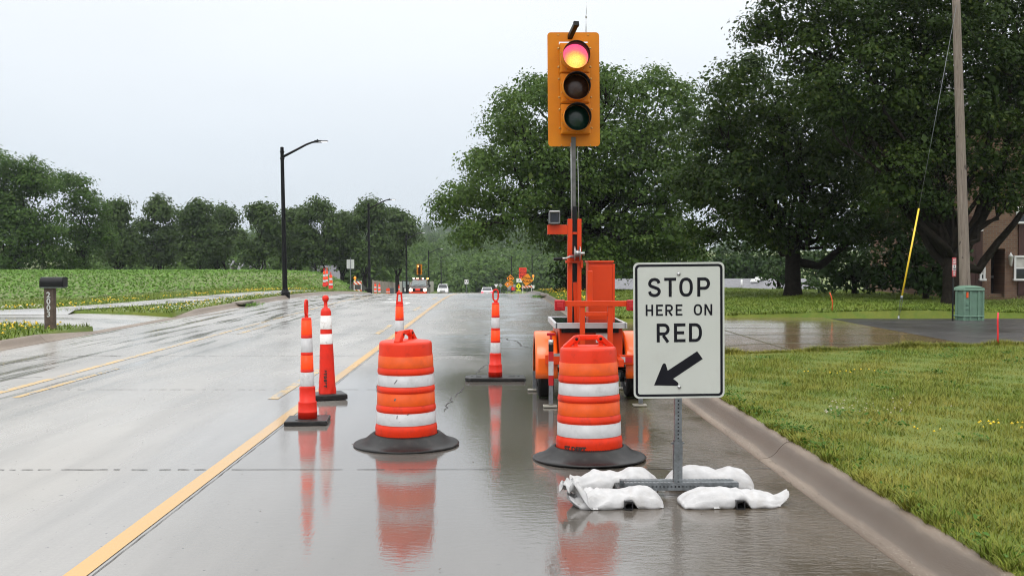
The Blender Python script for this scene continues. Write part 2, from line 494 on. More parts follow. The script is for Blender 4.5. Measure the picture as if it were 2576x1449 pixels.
M['steel'] = mat('bright_steel', (0.45, 0.45, 0.45), 0.3, 0.9, var=0.15, scale=20)
M['bag'] = mat('woven_poly_bag', (0.46, 0.455, 0.455), 0.65, var=0.10, scale=14, bump=0.0025, bscale=45, dirt=(0.36, 0.33, 0.29), dscale=9, damt=0.5)
M['trailer'] = mat('trailer_orange', (0.60, 0.044, 0.003), 0.38, var=0.06, scale=4, spec=0.35, dirt=(0.5, 0.05, 0.01), dscale=9, damt=0.35)
M['fender'] = mat('fender_orange', (0.86, 0.13, 0.006), 0.28, var=0.05, coat=0.2)
M['signal'] = mat('signal_yellow', (0.58, 0.19, 0.004), 0.45, spec=0.25, var=0.07, scale=5, dirt=(0.5, 0.16, 0.02), dscale=11, damt=0.35)
M['lens_dark'] = mat('amber_lens_off', (0.045, 0.014, 0.004), 0.25, var=0.3, scale=40)
M['lens_green'] = mat('green_lens_off', (0.001, 0.020, 0.010), 0.25, var=0.3, scale=40)
M['redlens'] = mat('red_lens', (0.40, 0.008, 0.014), 0.18, var=0.2, scale=40)
M['mast'] = mat('mast_grey', (0.12, 0.12, 0.115), 0.45, 0.4, var=0.25, scale=12)
M['alu'] = mat('aluminium_frame', (0.55, 0.56, 0.57), 0.4, 0.4)
M['solar'] = mat('solar_glass', (0.012, 0.014, 0.022), 0.06, var=0.3, scale=8)
M['tyre'] = mat('tyre_rubber', (0.010, 0.010, 0.010), 0.6, spec=0.2, var=0.2, scale=30)
M['rim'] = mat('white_rim', (0.60, 0.60, 0.60), 0.35)
M['redtape'] = mat('red_tape', (0.42, 0.012, 0.014), 0.35)
M['cabinet_green'] = mat('cabinet_green', (0.115, 0.205, 0.145), 0.5, var=0.10, scale=5, dirt=(0.07, 0.12, 0.09), dscale=6, damt=0.5)
M['pole_black'] = mat('black_pole', (0.006, 0.006, 0.007), 0.5, var=0.2, spec=0.15)
M['yellow_guard'] = mat('yellow_guard', (0.80, 0.55, 0.03), 0.4)
M['bark'] = mat('dark_bark', (0.018, 0.0145, 0.011), 0.9, var=0.4, spec=0.1, scale=9, bump=0.02, bscale=12)
M['stake'] = mat('orange_stake', (0.75, 0.10, 0.02), 0.4)
M['stake_red'] = mat('red_stake', (0.62, 0.02, 0.03), 0.4)
M['white'] = mat('white_trim', (0.72, 0.72, 0.71), 0.45, var=0.05)
M['glass'] = mat('dark_window_glass', (0.02, 0.024, 0.028), 0.05, var=0.3, scale=2)

# ------------------------------------------------------------------ setting: ground, road, kerbs, drives
M['lawn'] = grass_material('lawn_ground', ((0.095, 0.140, 0.016), (0.150, 0.170, 0.025), (0.065, 0.130, 0.014), (0.12, 0.145, 0.025)))
M['blade'] = grass_material('grass_blades', ((0.118, 0.170, 0.016), (0.240, 0.228, 0.038), (0.062, 0.140, 0.010), (0.38, 0.31, 0.09)), 0.5, 0.10)
M['blade_far'] = grass_material('far_grass_blades', ((0.125, 0.200, 0.020), (0.180, 0.225, 0.028), (0.090, 0.175, 0.016), (0.21, 0.23, 0.04)), 0.5, 0.25)

def arr(*segs):
    out = []
    for a, b, st in segs: out.extend(np.arange(a, b - 1e-6, st))
    return np.array(sorted(set(np.round(out, 4))))
xs = np.concatenate([arr((-700, -100, 60), (-100, -40, 5), (-40, -9.2, 0.8)), [-9.1, LK - .275, LK - .255, LK - .2, LK], [-5.0, 0], [RK, RK + .2, RK + .255, RK + .275],
                     arr((2.6, 9, 0.4), (9, 40, 1.5), (40, 100, 6), (100, 701, 60))])
ys = np.concatenate([arr((-30, 4, 4), (4, DR0 - .3, 0.8)), [DR0 - .13, DR0 - .11], arr((16, 23.2, 0.8)), [DL0 - .11, DL0 - .09, 24.4], [DR1 + .11, DR1 + .13], arr((26.2, 29, 0.8)), [DL1 + .09, DL1 + .11],
                     arr((30, 80, 1.0), (80, 200, 4), (200, 600, 20), (600, 1301, 100))])
ys = np.unique(ys)
GX, GY = np.meshgrid(xs, ys)
GZ = zterr(GX, GY)
nx, ny = len(xs), len(ys)
idx = np.arange(nx * ny).reshape(ny, nx)
quads = np.stack([idx[:-1, :-1], idx[:-1, 1:], idx[1:, 1:], idx[1:, :-1]], -1).reshape(-1, 4)
ground = np_mesh('ground', np.stack([GX, GY, GZ], -1).reshape(-1, 3), quads, M['lawn'])
struct(ground)

def strip(mb, x0, x1, y0, y1, dz, st=1.0, m=0, fx=None):
    """thin sheet following the road profile; x0,x1 numbers or functions of y"""
    n = max(1, int(math.ceil((y1 - y0) / st)))
    vs, fs = [], []
    for i in range(n + 1):
        y = y0 + (y1 - y0) * i / n
        z = float(zroad(y)) + dz
        a = x0(y) if callable(x0) else x0; b = x1(y) if callable(x1) else x1
        vs += [(a, y, z), (b, y, z)]
    for i in range(n): fs.append((2 * i, 2 * i + 1, 2 * i + 3, 2 * i + 2))
    mb.add(vs, fs, m)
mb = MB()
strip(mb, LK - 0.02, RK + 0.02, -12, 60, 0.0, 1.0); strip(mb, LK - 0.02, RK + 0.02, 60, 330, 0.0, 4.0)
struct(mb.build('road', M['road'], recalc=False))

# painted lines: solid outer and broken inner yellow line on each side of the turning lane
lines = MB()
strip(lines, -2.175, -2.055, -3, 330, 0.004, 2.0)
struct(lines.build('painted_centre_line', M['yellow_paint'], recalc=False))
lines = MB()
strip(lines, -6.02, -5.90, -3, 330, 0.004, 2.0)
for k in range(9):
    y = 12.0 + 10.6 * k
    strip(lines, -2.60, -2.48, y, y + 3.3, 0.004, 1.1)
    strip(lines, -5.60, -5.51, y + 0.2, y + 3.5, 0.004, 1.1)
struct(lines.build('painted_lane_lines', M['yellow_worn'], recalc=False))
arrows = MB()
def turn_arrow(x, y, s):
    pts = [(0.45, 0), (0.60, 0), (0.60, 1.5), (0.42, 1.95), (0.05, 2.1), (0.05, 2.5), (-0.75, 1.95), (0.05, 1.45), (0.05, 1.8), (0.32, 1.7), (0.45, 1.45)]
    vs = [(x + s * a, y + b, float(zroad(y + b)) + 0.005) for a, b in pts]
    arrows.add(vs, [tuple(range(len(vs))) if s > 0 else tuple(reversed(range(len(vs))))])
turn_arrow(-3.75, 38.2, 1); turn_arrow(-3.85, 43.2, -1)
struct(arrows.build('painted_turn_arrows', M['white_paint'], recalc=False))

# saw-cut joints and cracks in the slabs
jt = MB()
def wavy(p0, p1, w, n=24, amp=0.01, gaps=0.0, z=0.0035):
    pts = []
    for i in range(n + 1):
        t = i / n
        x = p0[0] + (p1[0] - p0[0]) * t; y = p0[1] + (p1[1] - p0[1]) * t
        pts.append((x + random.uniform(-amp, amp), y + random.uniform(-amp, amp), w * random.uniform(0.5, 1.3)))
    for i in range(n):
        if random.random() < gaps: continue
        a, b = Vector(pts[i][:2]), Vector(pts[i + 1][:2])
        d = (b - a).normalized(); q = Vector((-d.y, d.x))
        vs = []
        for p, wd in ((a, pts[i][2]), (a, -pts[i][2]), (b, -pts[i + 1][2]), (b, pts[i + 1][2])):
            t = p + q * wd / 2; vs.append((t.x, t.y, float(zroad(t.y)) + z))
        jt.add(vs, [(0, 1, 2, 3)])
yj = 7.95
for k, yj in enumerate((2.9, 7.95, 12.9, 17.5, 22.6, 27.7, 32.8, 38, 43, 48, 53)):
    wavy((LK, yj + 0.1), (-2.1, yj), 0.017, 150, 0.005, 0.45 if k in (1, 2) else 0.1)
    wavy((-2.1, yj), (RK, yj - 0.03), 0.012, 40, 0.003, 0.2)
jt2 = jt; jt = MB(); wavy((-2.028, 1), (-2.022, 50), 0.006, 420, 0.003, 0.03)
struct(jt.build('slab_seam', mat('grey_seam', (0.09, 0.088, 0.088), .7, spec=.1), recalc=False)); jt = jt2
cr = [(-0.52, 11.0), (-0.47, 12.2), (-0.30, 13.6), (-0.26, 14.6), (-0.06, 16.4), (-0.02, 17.2)]
for a, b in zip(cr[:-1], cr[1:]): wavy(a, b, 0.014, 9, 0.03)
cr = [(-0.2, 22.5), (0.1, 21.8), (0.45, 20.6), (0.55, 19.4), (1.0, 18.4), (1.5, 17.6)]
for a, b in zip(cr[:-1], cr[1:]): wavy(a, b, 0.03, 9, 0.05)
for k in range(26):
    a = math.pi * (0.35 + 1.3 * k / 26); b2 = math.pi * (0.35 + 1.3 * (k + 1) / 26)
    c0 = (-6.6 + 0.9 * math.cos(a), 15.9 + 1.7 * math.sin(a)); c1 = (-6.6 + 0.9 * math.cos(b2), 15.9 + 1.7 * math.sin(b2))
    wavy(c0, c1, 0.022, 3, 0.004)
struct(jt.build('road_joints', M['joint'], recalc=False))

# kerbs: rolled profile, cast in lengths with a real gap between them
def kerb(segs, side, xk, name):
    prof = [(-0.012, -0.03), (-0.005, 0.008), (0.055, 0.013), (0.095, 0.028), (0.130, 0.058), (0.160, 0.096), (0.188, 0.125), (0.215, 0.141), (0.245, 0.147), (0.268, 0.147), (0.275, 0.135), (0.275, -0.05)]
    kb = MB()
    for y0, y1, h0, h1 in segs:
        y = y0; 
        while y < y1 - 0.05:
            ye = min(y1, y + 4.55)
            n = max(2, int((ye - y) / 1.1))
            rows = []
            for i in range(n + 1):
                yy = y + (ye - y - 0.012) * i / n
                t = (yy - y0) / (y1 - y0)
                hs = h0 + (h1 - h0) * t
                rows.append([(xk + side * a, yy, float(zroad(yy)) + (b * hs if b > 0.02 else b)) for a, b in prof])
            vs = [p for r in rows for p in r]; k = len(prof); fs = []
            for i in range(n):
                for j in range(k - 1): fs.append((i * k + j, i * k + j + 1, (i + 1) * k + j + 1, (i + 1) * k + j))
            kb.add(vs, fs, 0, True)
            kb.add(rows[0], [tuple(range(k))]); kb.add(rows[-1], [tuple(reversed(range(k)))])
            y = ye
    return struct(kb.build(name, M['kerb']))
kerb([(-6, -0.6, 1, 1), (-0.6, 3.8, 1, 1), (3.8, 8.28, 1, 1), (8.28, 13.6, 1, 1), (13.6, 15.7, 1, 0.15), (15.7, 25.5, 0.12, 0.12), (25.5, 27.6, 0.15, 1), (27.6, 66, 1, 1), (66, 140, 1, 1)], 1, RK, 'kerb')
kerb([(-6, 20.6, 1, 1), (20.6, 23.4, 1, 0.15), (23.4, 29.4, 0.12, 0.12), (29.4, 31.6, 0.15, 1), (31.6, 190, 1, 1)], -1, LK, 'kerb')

# driveways, asphalt, sidewalk
def sheet(name, m, fx, xa, xb, ya, yb, dz, nxs=16, nys=10, xf=None):
    vs, fs = [], []
    for j in range(nys + 1):
        y = ya + (yb - ya) * j / nys
        for i in range(nxs + 1):
            a, b = (xa(y) if callable(xa) else xa), (xb(y) if callable(xb) else xb)
            x = a + (b - a) * i / nxs
            vs.append((x, y, fx(x, y) + dz))
    w = nxs + 1
    for j in range(nys):
        for i in range(nxs): fs.append((j * w + i, j * w + i + 1, (j + 1) * w + i + 1, (j + 1) * w + i))
    return struct(MB().add(vs, fs, 0, True).build(name, m, recalc=False))
sheet('driveway', M['drive'], lambda x, y: float(zright_drive(x)), RK + 0.20, lambda y: 8.0 + 0.02 * (y - 20), DR0 - 0.05, DR1 + 0.05, 0.0, 24, 8)
def asph(x, y): return float(zright_drive(x)) + 0.002
vs, fs = [], []
for j in range(9):
    y = DR0 + 0.6 + (DR1 - 0.4 - DR0 - 0.6) * j / 8
    for i in range(13):
        x = 8.0 + 0.02 * (y - 20) + i * 3.0
        vs.append((x, y - 0.05 * i, asph(x, y)))
for j in range(8):
    for i in range(12): fs.append((j * 13 + i, j * 13 + i + 1, (j + 1) * 13 + i + 1, (j + 1) * 13 + i))
struct(MB().add(vs, fs, 0, True).build('asphalt_drive', M['asphalt'], recalc=False))
dj = MB()
for y in (17.5, 19.6, 21.6, 23.5):
    n = 24
    for i in range(n):
        x0, x1 = 2.5 + 5.4 * i / n, 2.5 + 5.4 * (i + 1) / n
        w = 0.02 + 0.02 * random.random()
        dj.add([(x0, y - w, float(zright_drive(x0)) + .004), (x1, y - w, float(zright_drive(x1)) + .004), (x1, y + w, float(zright_drive(x1)) + .004), (x0, y + w, float(zright_drive(x0)) + .004)], [(0, 1, 2, 3)])
for i in range(8):
    y0, y1 = DR0 + 9.5 * i / 8, DR0 + 9.5 * (i + 1) / 8
    x = 4.65; z = float(zright_drive(x)) + .004
    dj.add([(x - .012, y0, z), (x + .012, y0, z), (x + .012, y1, z), (x - .012, y1, z)], [(0, 1, 2, 3)])
struct(dj.build('driveway_joints', mat('mossy_joint', (0.07, 0.07, 0.028), 0.8, var=0.4, scale=20), recalc=False))
sheet('driveway', M['walk'], lambda x, y: float(zleft_drive(x)), -36, LK - 0.20, DL0 - 0.05, DL1 + 0.05, 0.0, 24, 4)
wp = [(29.0, -13.2), (30.5, -12.3), (33, -11.6), (37, -11.1), (42, -10.8), (50, -10.55), (60, -10.4), (75, -10.4), (110, -10.5), (180, -10.6)]
wy = np.array([p[0] for p in wp]); wx = np.array([p[1] for p in wp])
def walk_x(y): return float(np.interp(y, wy, wx))
vs, fs = [], []
ysw = list(np.arange(28.6, 60, 0.8)) + list(np.arange(60, 180, 4))
for i, y in enumerate(ysw):
    c = walk_x(y); hw = 0.75 + 0.9 * max(0, (30.5 - y) / 2)
    for q in (-1, -0.33, 0.33, 1):
        x = c + q * hw; vs.append((x, y, float(zterr(x, y)) + (0.03 if y > 29.4 else 0.065)))
for i in range(len(ysw) - 1):
    for q in range(3): fs.append((i * 4 + q, i * 4 + q + 1, i * 4 + q + 5, i * 4 + q + 4))
struct(MB().add(vs, fs, 0, True).build('sidewalk', M['walk'], recalc=False))

# ------------------------------------------------------------------ grass and flowers (uncountable: one object each)
def blades(name, x, y, z, hmin, hmax, wid, m, lean=0.55):
    n = len(x)
    h = RNG.uniform(hmin, hmax, n) * np.clip(0.92 + 0.22 * np.sin(1.7 * x + .6 * y) + 0.25 * np.sin(4.3 * x - 2.9 * y + 1) + 0.2 * np.sin(9.1 * x + 6.7 * y + 2), 0.45, 1.7); a = RNG.uniform(0, 2 * math.pi, n); ln = h * RNG.uniform(0.05, lean, n) * 1.4
    w = wid * RNG.uniform(0.6, 1.3, n)
    b = a + math.pi / 2 + RNG.uniform(-0.6, 0.6, n)
    base = np.stack([x, y, z - 0.01], -1)
    side = np.stack([np.cos(b) * w / 2, np.sin(b) * w / 2, np.zeros(n)], -1)
    dirv = np.stack([np.cos(a) * ln, np.sin(a) * ln, h], -1)
    mid = base + dirv * np.array([0.35, 0.35, 0.6])
    tip = base + dirv
    v = np.stack([base - side, base + side, mid + side * 0.8, mid - side * 0.8, tip], 1).reshape(-1, 3)
    o = np.arange(n)[:, None] * 5
    q = np.concatenate([o + np.array([[0, 1, 2]]), o + np.array([[0, 2, 3]]), o + np.array([[3, 2, 4]])], 1).reshape(-1, 3)
    g = np_mesh(name, v, q, m, tri=True)
    return g
def scatter(n, xa, xb, ya, yb, keep=None, ypow=1.0):
    y = ya + (yb - ya) * RNG.random(n) ** ypow
    x = xa + (xb - xa) * RNG.random(n)
    if keep is not None:
        k = keep(x, y); x, y = x[k], y[k]
    return x, y
def right_view(x, y): return (x < 0.53 * y + 0.9)
# near lawn between kerb and driveway
x, y = scatter(560000, RK + 0.255, 10.2, 3.6, DR0 - 0.08, lambda x, y: right_view(x, y) & (RNG.random(len(x)) < np.clip(1.25 - y / 16, .3, 1)), 0.9)
e1 = RNG.normal(0, 0.02, len(x))
z = zterr(np.maximum(x + e1, RK + .28), np.minimum(y, DR0 - .15))
g = blades('grass', x, y, z, 0.022, 0.062, 0.0052, M['blade'], 1.3)
tag(g, 'short yellow green lawn between the right kerb and the concrete driveway', 'grass', kind='stuff')
# ragged tufts that lean over the kerb and along the drive
x, y = scatter(16000, RK + 0.245, RK + 0.36, 3.6, 15.2)
kk = (np.sin(y * 3.1) + np.sin(y * 7.7 + 1) + np.sin(y * 17.0)) > 0.3
x, y = x[kk], y[kk]
x2, y2 = scatter(12000, 3.0, 9.5, DR0 - 0.15, DR0 + 0.02)
x = np.concatenate([x, x2]); y = np.concatenate([y, y2])
g = blades('grass', x, y, zterr(np.maximum(x, RK + .28), np.minimum(y, DR0 - .14)), 0.04, 0.10, 0.006, M['blade'], 1.2)
tag(g, 'ragged longer grass fringe overhanging the kerb edge', 'grass', kind='stuff')
# far lawn beyond the driveway and the right verge
x, y = scatter(330000, RK + 0.28, 27, DR1 + 0.15, 64, lambda x, y: right_view(x, y + 1), 1.5)
g = blades('grass', x, y, zterr(x, y), 0.04, 0.09, 0.02, M['blade_far'], 1.3)
tag(g, 'mown lawn under the trees beyond the wet driveway', 'grass', kind='stuff')
def onwalk(x, y): return np.abs(x - np.interp(y, wy, wx)) < 0.8
x, y = scatter(170000, -30, LK - 0.28, 17, 75, lambda x, y: (x > -0.52 * y - 1) & ~onwalk(x, y) & ~((y > DL0 - .1) & (y < DL1 + .1)) & ~((x < -14.4) & (y > 42)), 1.2)
g = blades('grass', x, y, zterr(x, y), 0.05, 0.13, 0.022, M['blade_far'], 1.0)
tag(g, 'bright green verge grass along the left kerb and sidewalk', 'grass', kind='stuff')

def flowers(name, spots, n, col, size, label, hz=(0.05, 0.12)):
    m = mat(name + '_petals', col, 0.6, var=0.15)
    vs, qs = [], []
    cx, cy = [], []
    for (sx, sy, rx, ry, w) in spots:
        k = int(n * w); cx.append(RNG.normal(sx, rx, k)); cy.append(RNG.normal(sy, ry, k))
    cx = np.concatenate(cx); cy = np.concatenate(cy)
    ok = ~((cx > LK - .27) & (cx < RK + .27)) & ~onwalk(cx, cy) & ~((cx < -8) & (cy > DL0 - .1) & (cy < DL1 + .1)) & ~((cx > 2) & (cy > DR0 - .1) & (cy < DR1 + .1))
    cx, cy = cx[ok], cy[ok]; k = len(cx)
    cz = zterr(cx, cy) + RNG.uniform(hz[0], hz[1], k)
    s = size * RNG.uniform(0.6, 1.3, k)
    c = np.stack([cx, cy, cz], -1)
    z0 = np.zeros(k)
    v = np.stack([c + np.stack([s, z0, z0], -1), c + np.stack([z0, s, z0], -1), c - np.stack([s, z0, z0], -1), c - np.stack([z0, s, z0], -1), c + np.stack([z0, z0, s * 0.8], -1), c - np.stack([z0, z0, s * 0.5], -1)], 1).reshape(-1, 3)
    o = np.arange(k)[:, None] * 6
    t = [(0, 1, 4), (1, 2, 4), (2, 3, 4), (3, 0, 4), (1, 0, 5), (2, 1, 5), (3, 2, 5), (0, 3, 5)]
    q = np.concatenate([o + np.array([a]) for a in t], 1).reshape(-1, 3)
    g = np_mesh(name, v, q, m, tri=True)
    return tag(g, label, 'flowers', kind='stuff')
ysp = []
for k in range(16):
    yy = random.uniform(36, 66); ysp.append((random.uniform(2.9, 3.0 + (yy - 30) * .09), yy, 0.4, 1.2, 0.05))
flowers('yellow_flowers', ysp + [(8.25, 15.6, 0.12, 0.06, 0.09)], 800, (0.75, 0.50, 0.015), 0.032, 'small yellow wildflowers scattered over the right verge and lawn', (0.07, 0.14))
flowers('yellow_flowers', [(-10.6, 19.6, 0.7, 1.0, 0.22), (-10.2, 22, 0.5, 0.6, 0.08), (-13.5, 31.5, 0.8, .7, 0.1), (-12.4, 34.5, 0.5, 1.5, 0.12), (-11.7, 44, 0.3, 6, 0.2), (-11.6, 56, 0.3, 6, 0.2), (-9.4, 33, 0.3, 2.5, 0.06), (-9.6, 45, 0.35, 5, 0.06)], 720, (0.72, 0.48, 0.02), 0.030, 'yellow wildflowers along the left sidewalk and around the mailbox', (0.06, 0.14))
flowers('white_clover', [(-9.6, 33, 0.5, 2.5, 0.3), (-9.5, 42, 0.4, 5, 0.35), (-13.6, 30.5, 1.2, .8, 0.2), (-11.6, 22.5, 1.0, .5, 0.1)], 900, (0.62, 0.62, 0.55), 0.020, 'white clover heads dotting the left grass strips', (0.05, 0.12))
flowers('white_clover', [(3.25, 9.6, 0.20, 0.26, 0.22), (3.65, 9.8, 0.25, 0.25, 0.12)] + [(random.uniform(4, 9), 26.2, 0.5, 0.25, 0.08) for _ in range(8)], 170, (0.46, 0.41, 0.35), 0.0085, 'pale clover heads in the right lawn', (0.04, 0.06))
flowers('buttercups', [(4.35, 8.5, 0.25, 0.18, 0.5), (3.55, 8.4, 0.1, .06, 0.1), (4.2, 12.6, 0.2, .15, 0.3), (3.2, 5.6, .3, .4, .1)], 42, (0.75, 0.52, 0.02), 0.013, 'a few tiny yellow flowers in the near lawn', (0.045, 0.06))

# crop rows on the mound
M['crop'] = leaf_material('crop_leaf', (0.100, 0.205, 0.034), (0.175, 0.300, 0.060), None, 0.5, 0.2)
soil = mat('field_soil', (0.115, 0.150, 0.038), 0.9, var=0.3, scale=2)
vs, fs = [], []
fy = np.arange(40.5, 104, 1.5); fx = np.arange(-70, -13.5, 1.0)
for j, yy in enumerate(fy):
    for i, xx in enumerate(fx):
        xc = xx + 0
        vs.append((xc, yy, float(zterr(xc, yy)) + 0.02))
w = len(fx)
for j in range(len(fy) - 1):
    for i in range(w - 1):
        if fx[i] > -16.2 + 0.11 * (fy[j] - 42): continue
        fs.append((j * w + i, j * w + i + 1, (j + 1) * w + i + 1, (j + 1) * w + i))
struct(MB().add(vs, fs, 0, True).build('field', soil, recalc=False))
tx, ty = [], []
d = np.array([0.40, 0.917]); q = np.array([0.917, -0.40])
for r in np.arange(-75, 10, 1.45):
    for s in np.arange(20, 125, 0.30):
        p = d * s + q * r + RNG.normal(0, 0.05, 2)
        if 41 < p[1] < 101 and -66 < p[0] < -14.9 + 0.11 * (p[1] - 42) and p[0] > -0.5 * p[1] - 2: tx.append(p[0]); ty.append(p[1])
tx = np.array(tx); ty = np.array(ty); tz = zterr(tx, ty)
nl = 9
cx = np.repeat(tx, nl) + RNG.normal(0, 0.11, len(tx) * nl); cy = np.repeat(ty, nl) + RNG.normal(0, 0.12, len(tx) * nl); cz = np.repeat(tz, nl) + RNG.uniform(0.03, 0.19, len(tx) * nl)
def leaf_quads(c, L, W, nrm_up=0.6, droop=0.0, toward=None):
    n = len(c)
    nv = RNG.normal(0, 1, (n, 3))
    if toward is None: nv[:, 2] = np.abs(nv[:, 2]) + nrm_up
    else: nv = toward + 0.38 * nv
    nv /= np.linalg.norm(nv, axis=1, keepdims=True)
    t = RNG.normal(0, 1, (n, 3)); t[:, 2] -= droop
    t -= nv * np.sum(t * nv, 1, keepdims=True); t /= np.linalg.norm(t, axis=1, keepdims=True) + 1e-9
    b = np.cross(nv, t)
    L = L[:, None] if hasattr(L, 'shape') else np.full((n, 1), L)
    W = W[:, None] if hasattr(W, 'shape') else np.full((n, 1), W)
    v = np.stack([c - t * L / 2, c + b * W / 2 + nv * W * 0.18 - t * L * 0.06, c + t * L / 2, c - b * W / 2 + nv * W * 0.18 - t * L * 0.06], 1).reshape(-1, 3)
    return v, np.arange(n * 4).reshape(-1, 4)
sz = RNG.uniform(0.10, 0.18, len(cx))
v, f = leaf_quads(np.stack([cx, cy, cz], -1), sz, sz * 0.8, 1.0)
tag(np_mesh('crop_rows', v, f, M['crop']), 'rows of low green crop plants across the field on the mound', 'crop', kind='stuff')

# scraps of leaf and grit washed along the gutter
k = 260
x = np.concatenate([RNG.normal(RK + .02, .05, 150), RNG.uniform(-6, 2, 110)]); y = np.concatenate([RNG.uniform(4, 15, 150), RNG.uniform(3.5, 14, 110)])
v, f = leaf_quads(np.stack([x, y, np.where(x > RK + .1, .06, np.where(x > RK, .018, .009))], -1), RNG.uniform(.006, .022, k), RNG.uniform(.005, .012, k), 5.0)
tag(np_mesh('leaf_litter', v, f, mat('brown_leaf_scrap', (.06, .042, .022), .7, var=.5, scale=30)), 'scraps of brown leaf and grit on the wet road and gutter', 'litter', kind='stuff')

# broad-leaved weeds and clover tufts in the near lawn
wxs, wys = [], []
for _ in range(85):
    cx0, cy0 = (RNG.uniform(2.5, 8.5), RNG.uniform(4.5, 15.2)) if RNG.random() < .75 else (RNG.uniform(2.42, 2.52), RNG.uniform(4.2, 14))
    k = int(RNG.uniform(14, 60)); sp_ = RNG.uniform(.03, .16)
    wxs.append(RNG.normal(cx0, sp_, k)); wys.append(RNG.normal(cy0, sp_, k))
wx_, wy_ = np.concatenate(wxs), np.concatenate(wys)
ok = (wx_ > RK + .25) & (wy_ < DR0 - .15); wx_, wy_ = wx_[ok], wy_[ok]
v, f = leaf_quads(np.stack([wx_, wy_, zterr(np.maximum(wx_, RK + .28), wy_) + RNG.uniform(.015, .055, len(wx_))], -1), RNG.uniform(.02, .055, len(wx_)), RNG.uniform(.012, .028, len(wx_)), 1.0)
tag(np_mesh('weeds', v, f, leaf_material('weed_leaf', (0.035, 0.095, 0.012), (0.075, 0.165, 0.022), None, .45, .2)), 'darker broad leaved weeds and clover tufts in the near lawn', 'weeds', kind='stuff')

# ------------------------------------------------------------------ trees
M['leaf_mid'] = leaf_material('leaf_maple', (0.0274, 0.0629, 0.0113), (0.1008, 0.1653, 0.0323), (0.1774, 0.2258, 0.0564))
M['leaf_right'] = leaf_material('leaf_dark', (0.0106, 0.0277, 0.0053), (0.0488, 0.0826, 0.0119), (0.1188, 0.1386, 0.0264))
M['leaf_left'] = leaf_material('leaf_green', (0.0245, 0.0612, 0.0101), (0.0864, 0.1548, 0.0274), (0.1296, 0.1728, 0.0432))
M['leaf_row'] = leaf_material('leaf_olive', (0.0252, 0.0518, 0.0126), (0.0875, 0.1365, 0.0350), None)
M['leaf_bush'] = leaf_material('leaf_bush', (0.0162, 0.0396, 0.0108), (0.0495, 0.0900, 0.0198), None)
M['leaf_far'] = leaf_material('leaf_far', (0.0354, 0.0770, 0.0187), (0.1196, 0.1924, 0.0437), None, 0.7)

def foliage(lobes, per_m2, leaf, clump=0.34, fill=0.25, flat=0.7, seed=1, up=0.5, aspect=0.62, core=1.0):
    """lobes: (x,y,z,r). Clumps of leaves sit mostly on each lobe's shell, the gaps between them stay open."""
    global RNG
    RNG = np.random.default_rng(seed)
    out, sizes, norms = [], [], []
    for (x, y, z, r) in lobes:
        nc = max(6, int(4 * math.pi * r * r * 0.52 / (clump * clump * max(r, 1) ** 0.6 * 2.2)))
        d = RNG.normal(0, 1, (nc, 3)); d /= np.linalg.norm(d, axis=1, keepdims=True)
        rr = r * np.where(RNG.random(nc) < fill, RNG.uniform(0.2, 0.7, nc), RNG.uniform(0.72, 1.12, nc))
        cc = np.array([x, y, z]) + d * rr[:, None] * np.array([1, 1, 0.92])
        cr = clump * RNG.uniform(0.6, 1.9, nc) * max(r, 1) ** 0.3
        nl = np.maximum(6, (per_m2 * cr * cr * 4.0).astype(int))
        ci = np.repeat(np.arange(nc), nl)
        g = RNG.normal(0, 0.50, (len(ci), 3)) * np.array([1, 1, flat])
        g *= np.minimum(1.0, 1.15 / (np.linalg.norm(g, axis=1, keepdims=True) + 1e-9))
        nd = g / np.array([1, 1, flat]) + np.array([0, 0, 0.55]) + 0.35 * d[ci]
        norms.append(nd / (np.linalg.norm(nd, axis=1, keepdims=True) + 1e-9))
        g[:, 2] -= 0.22 * (g[:, 0] ** 2 + g[:, 1] ** 2)
        out.append(cc[ci] + g * cr[ci][:, None])
        sizes.append(leaf * RNG.uniform(0.6, 1.4, len(ci)))
        k = int(core * r * r / (leaf * leaf) * 0.55)             # shaded inner foliage that closes the heart of each mass
        d = RNG.normal(0, 1, (k, 3)); d /= np.linalg.norm(d, axis=1, keepdims=True) + 1e-9
        out.append(np.array([x, y, z]) + d * (r * 0.80 * RNG.random(k) ** 0.5)[:, None])
        sizes.append(leaf * RNG.uniform(1.2, 3.0, k)); norms.append(d)
    c = np.concatenate(out); L = np.concatenate(sizes)
    return leaf_quads(c, L, L * aspect, up, 0.5, np.concatenate(norms))

def limb_path(a, b, sag=0.0, wig=0.12, n=7):
    a, b = Vector(a), Vector(b); L = (b - a).length
    pts = []
    for i in range(n + 1):
        t = i / n
        p = a.lerp(b, t)
        p.z += sag * L * math.sin(math.pi * t)
        if 0 < i < n: p += Vector((random.uniform(-1, 1), random.uniform(-1, 1), random.uniform(-1, 1))) * wig * L / n
        pts.append(p)
    return pts

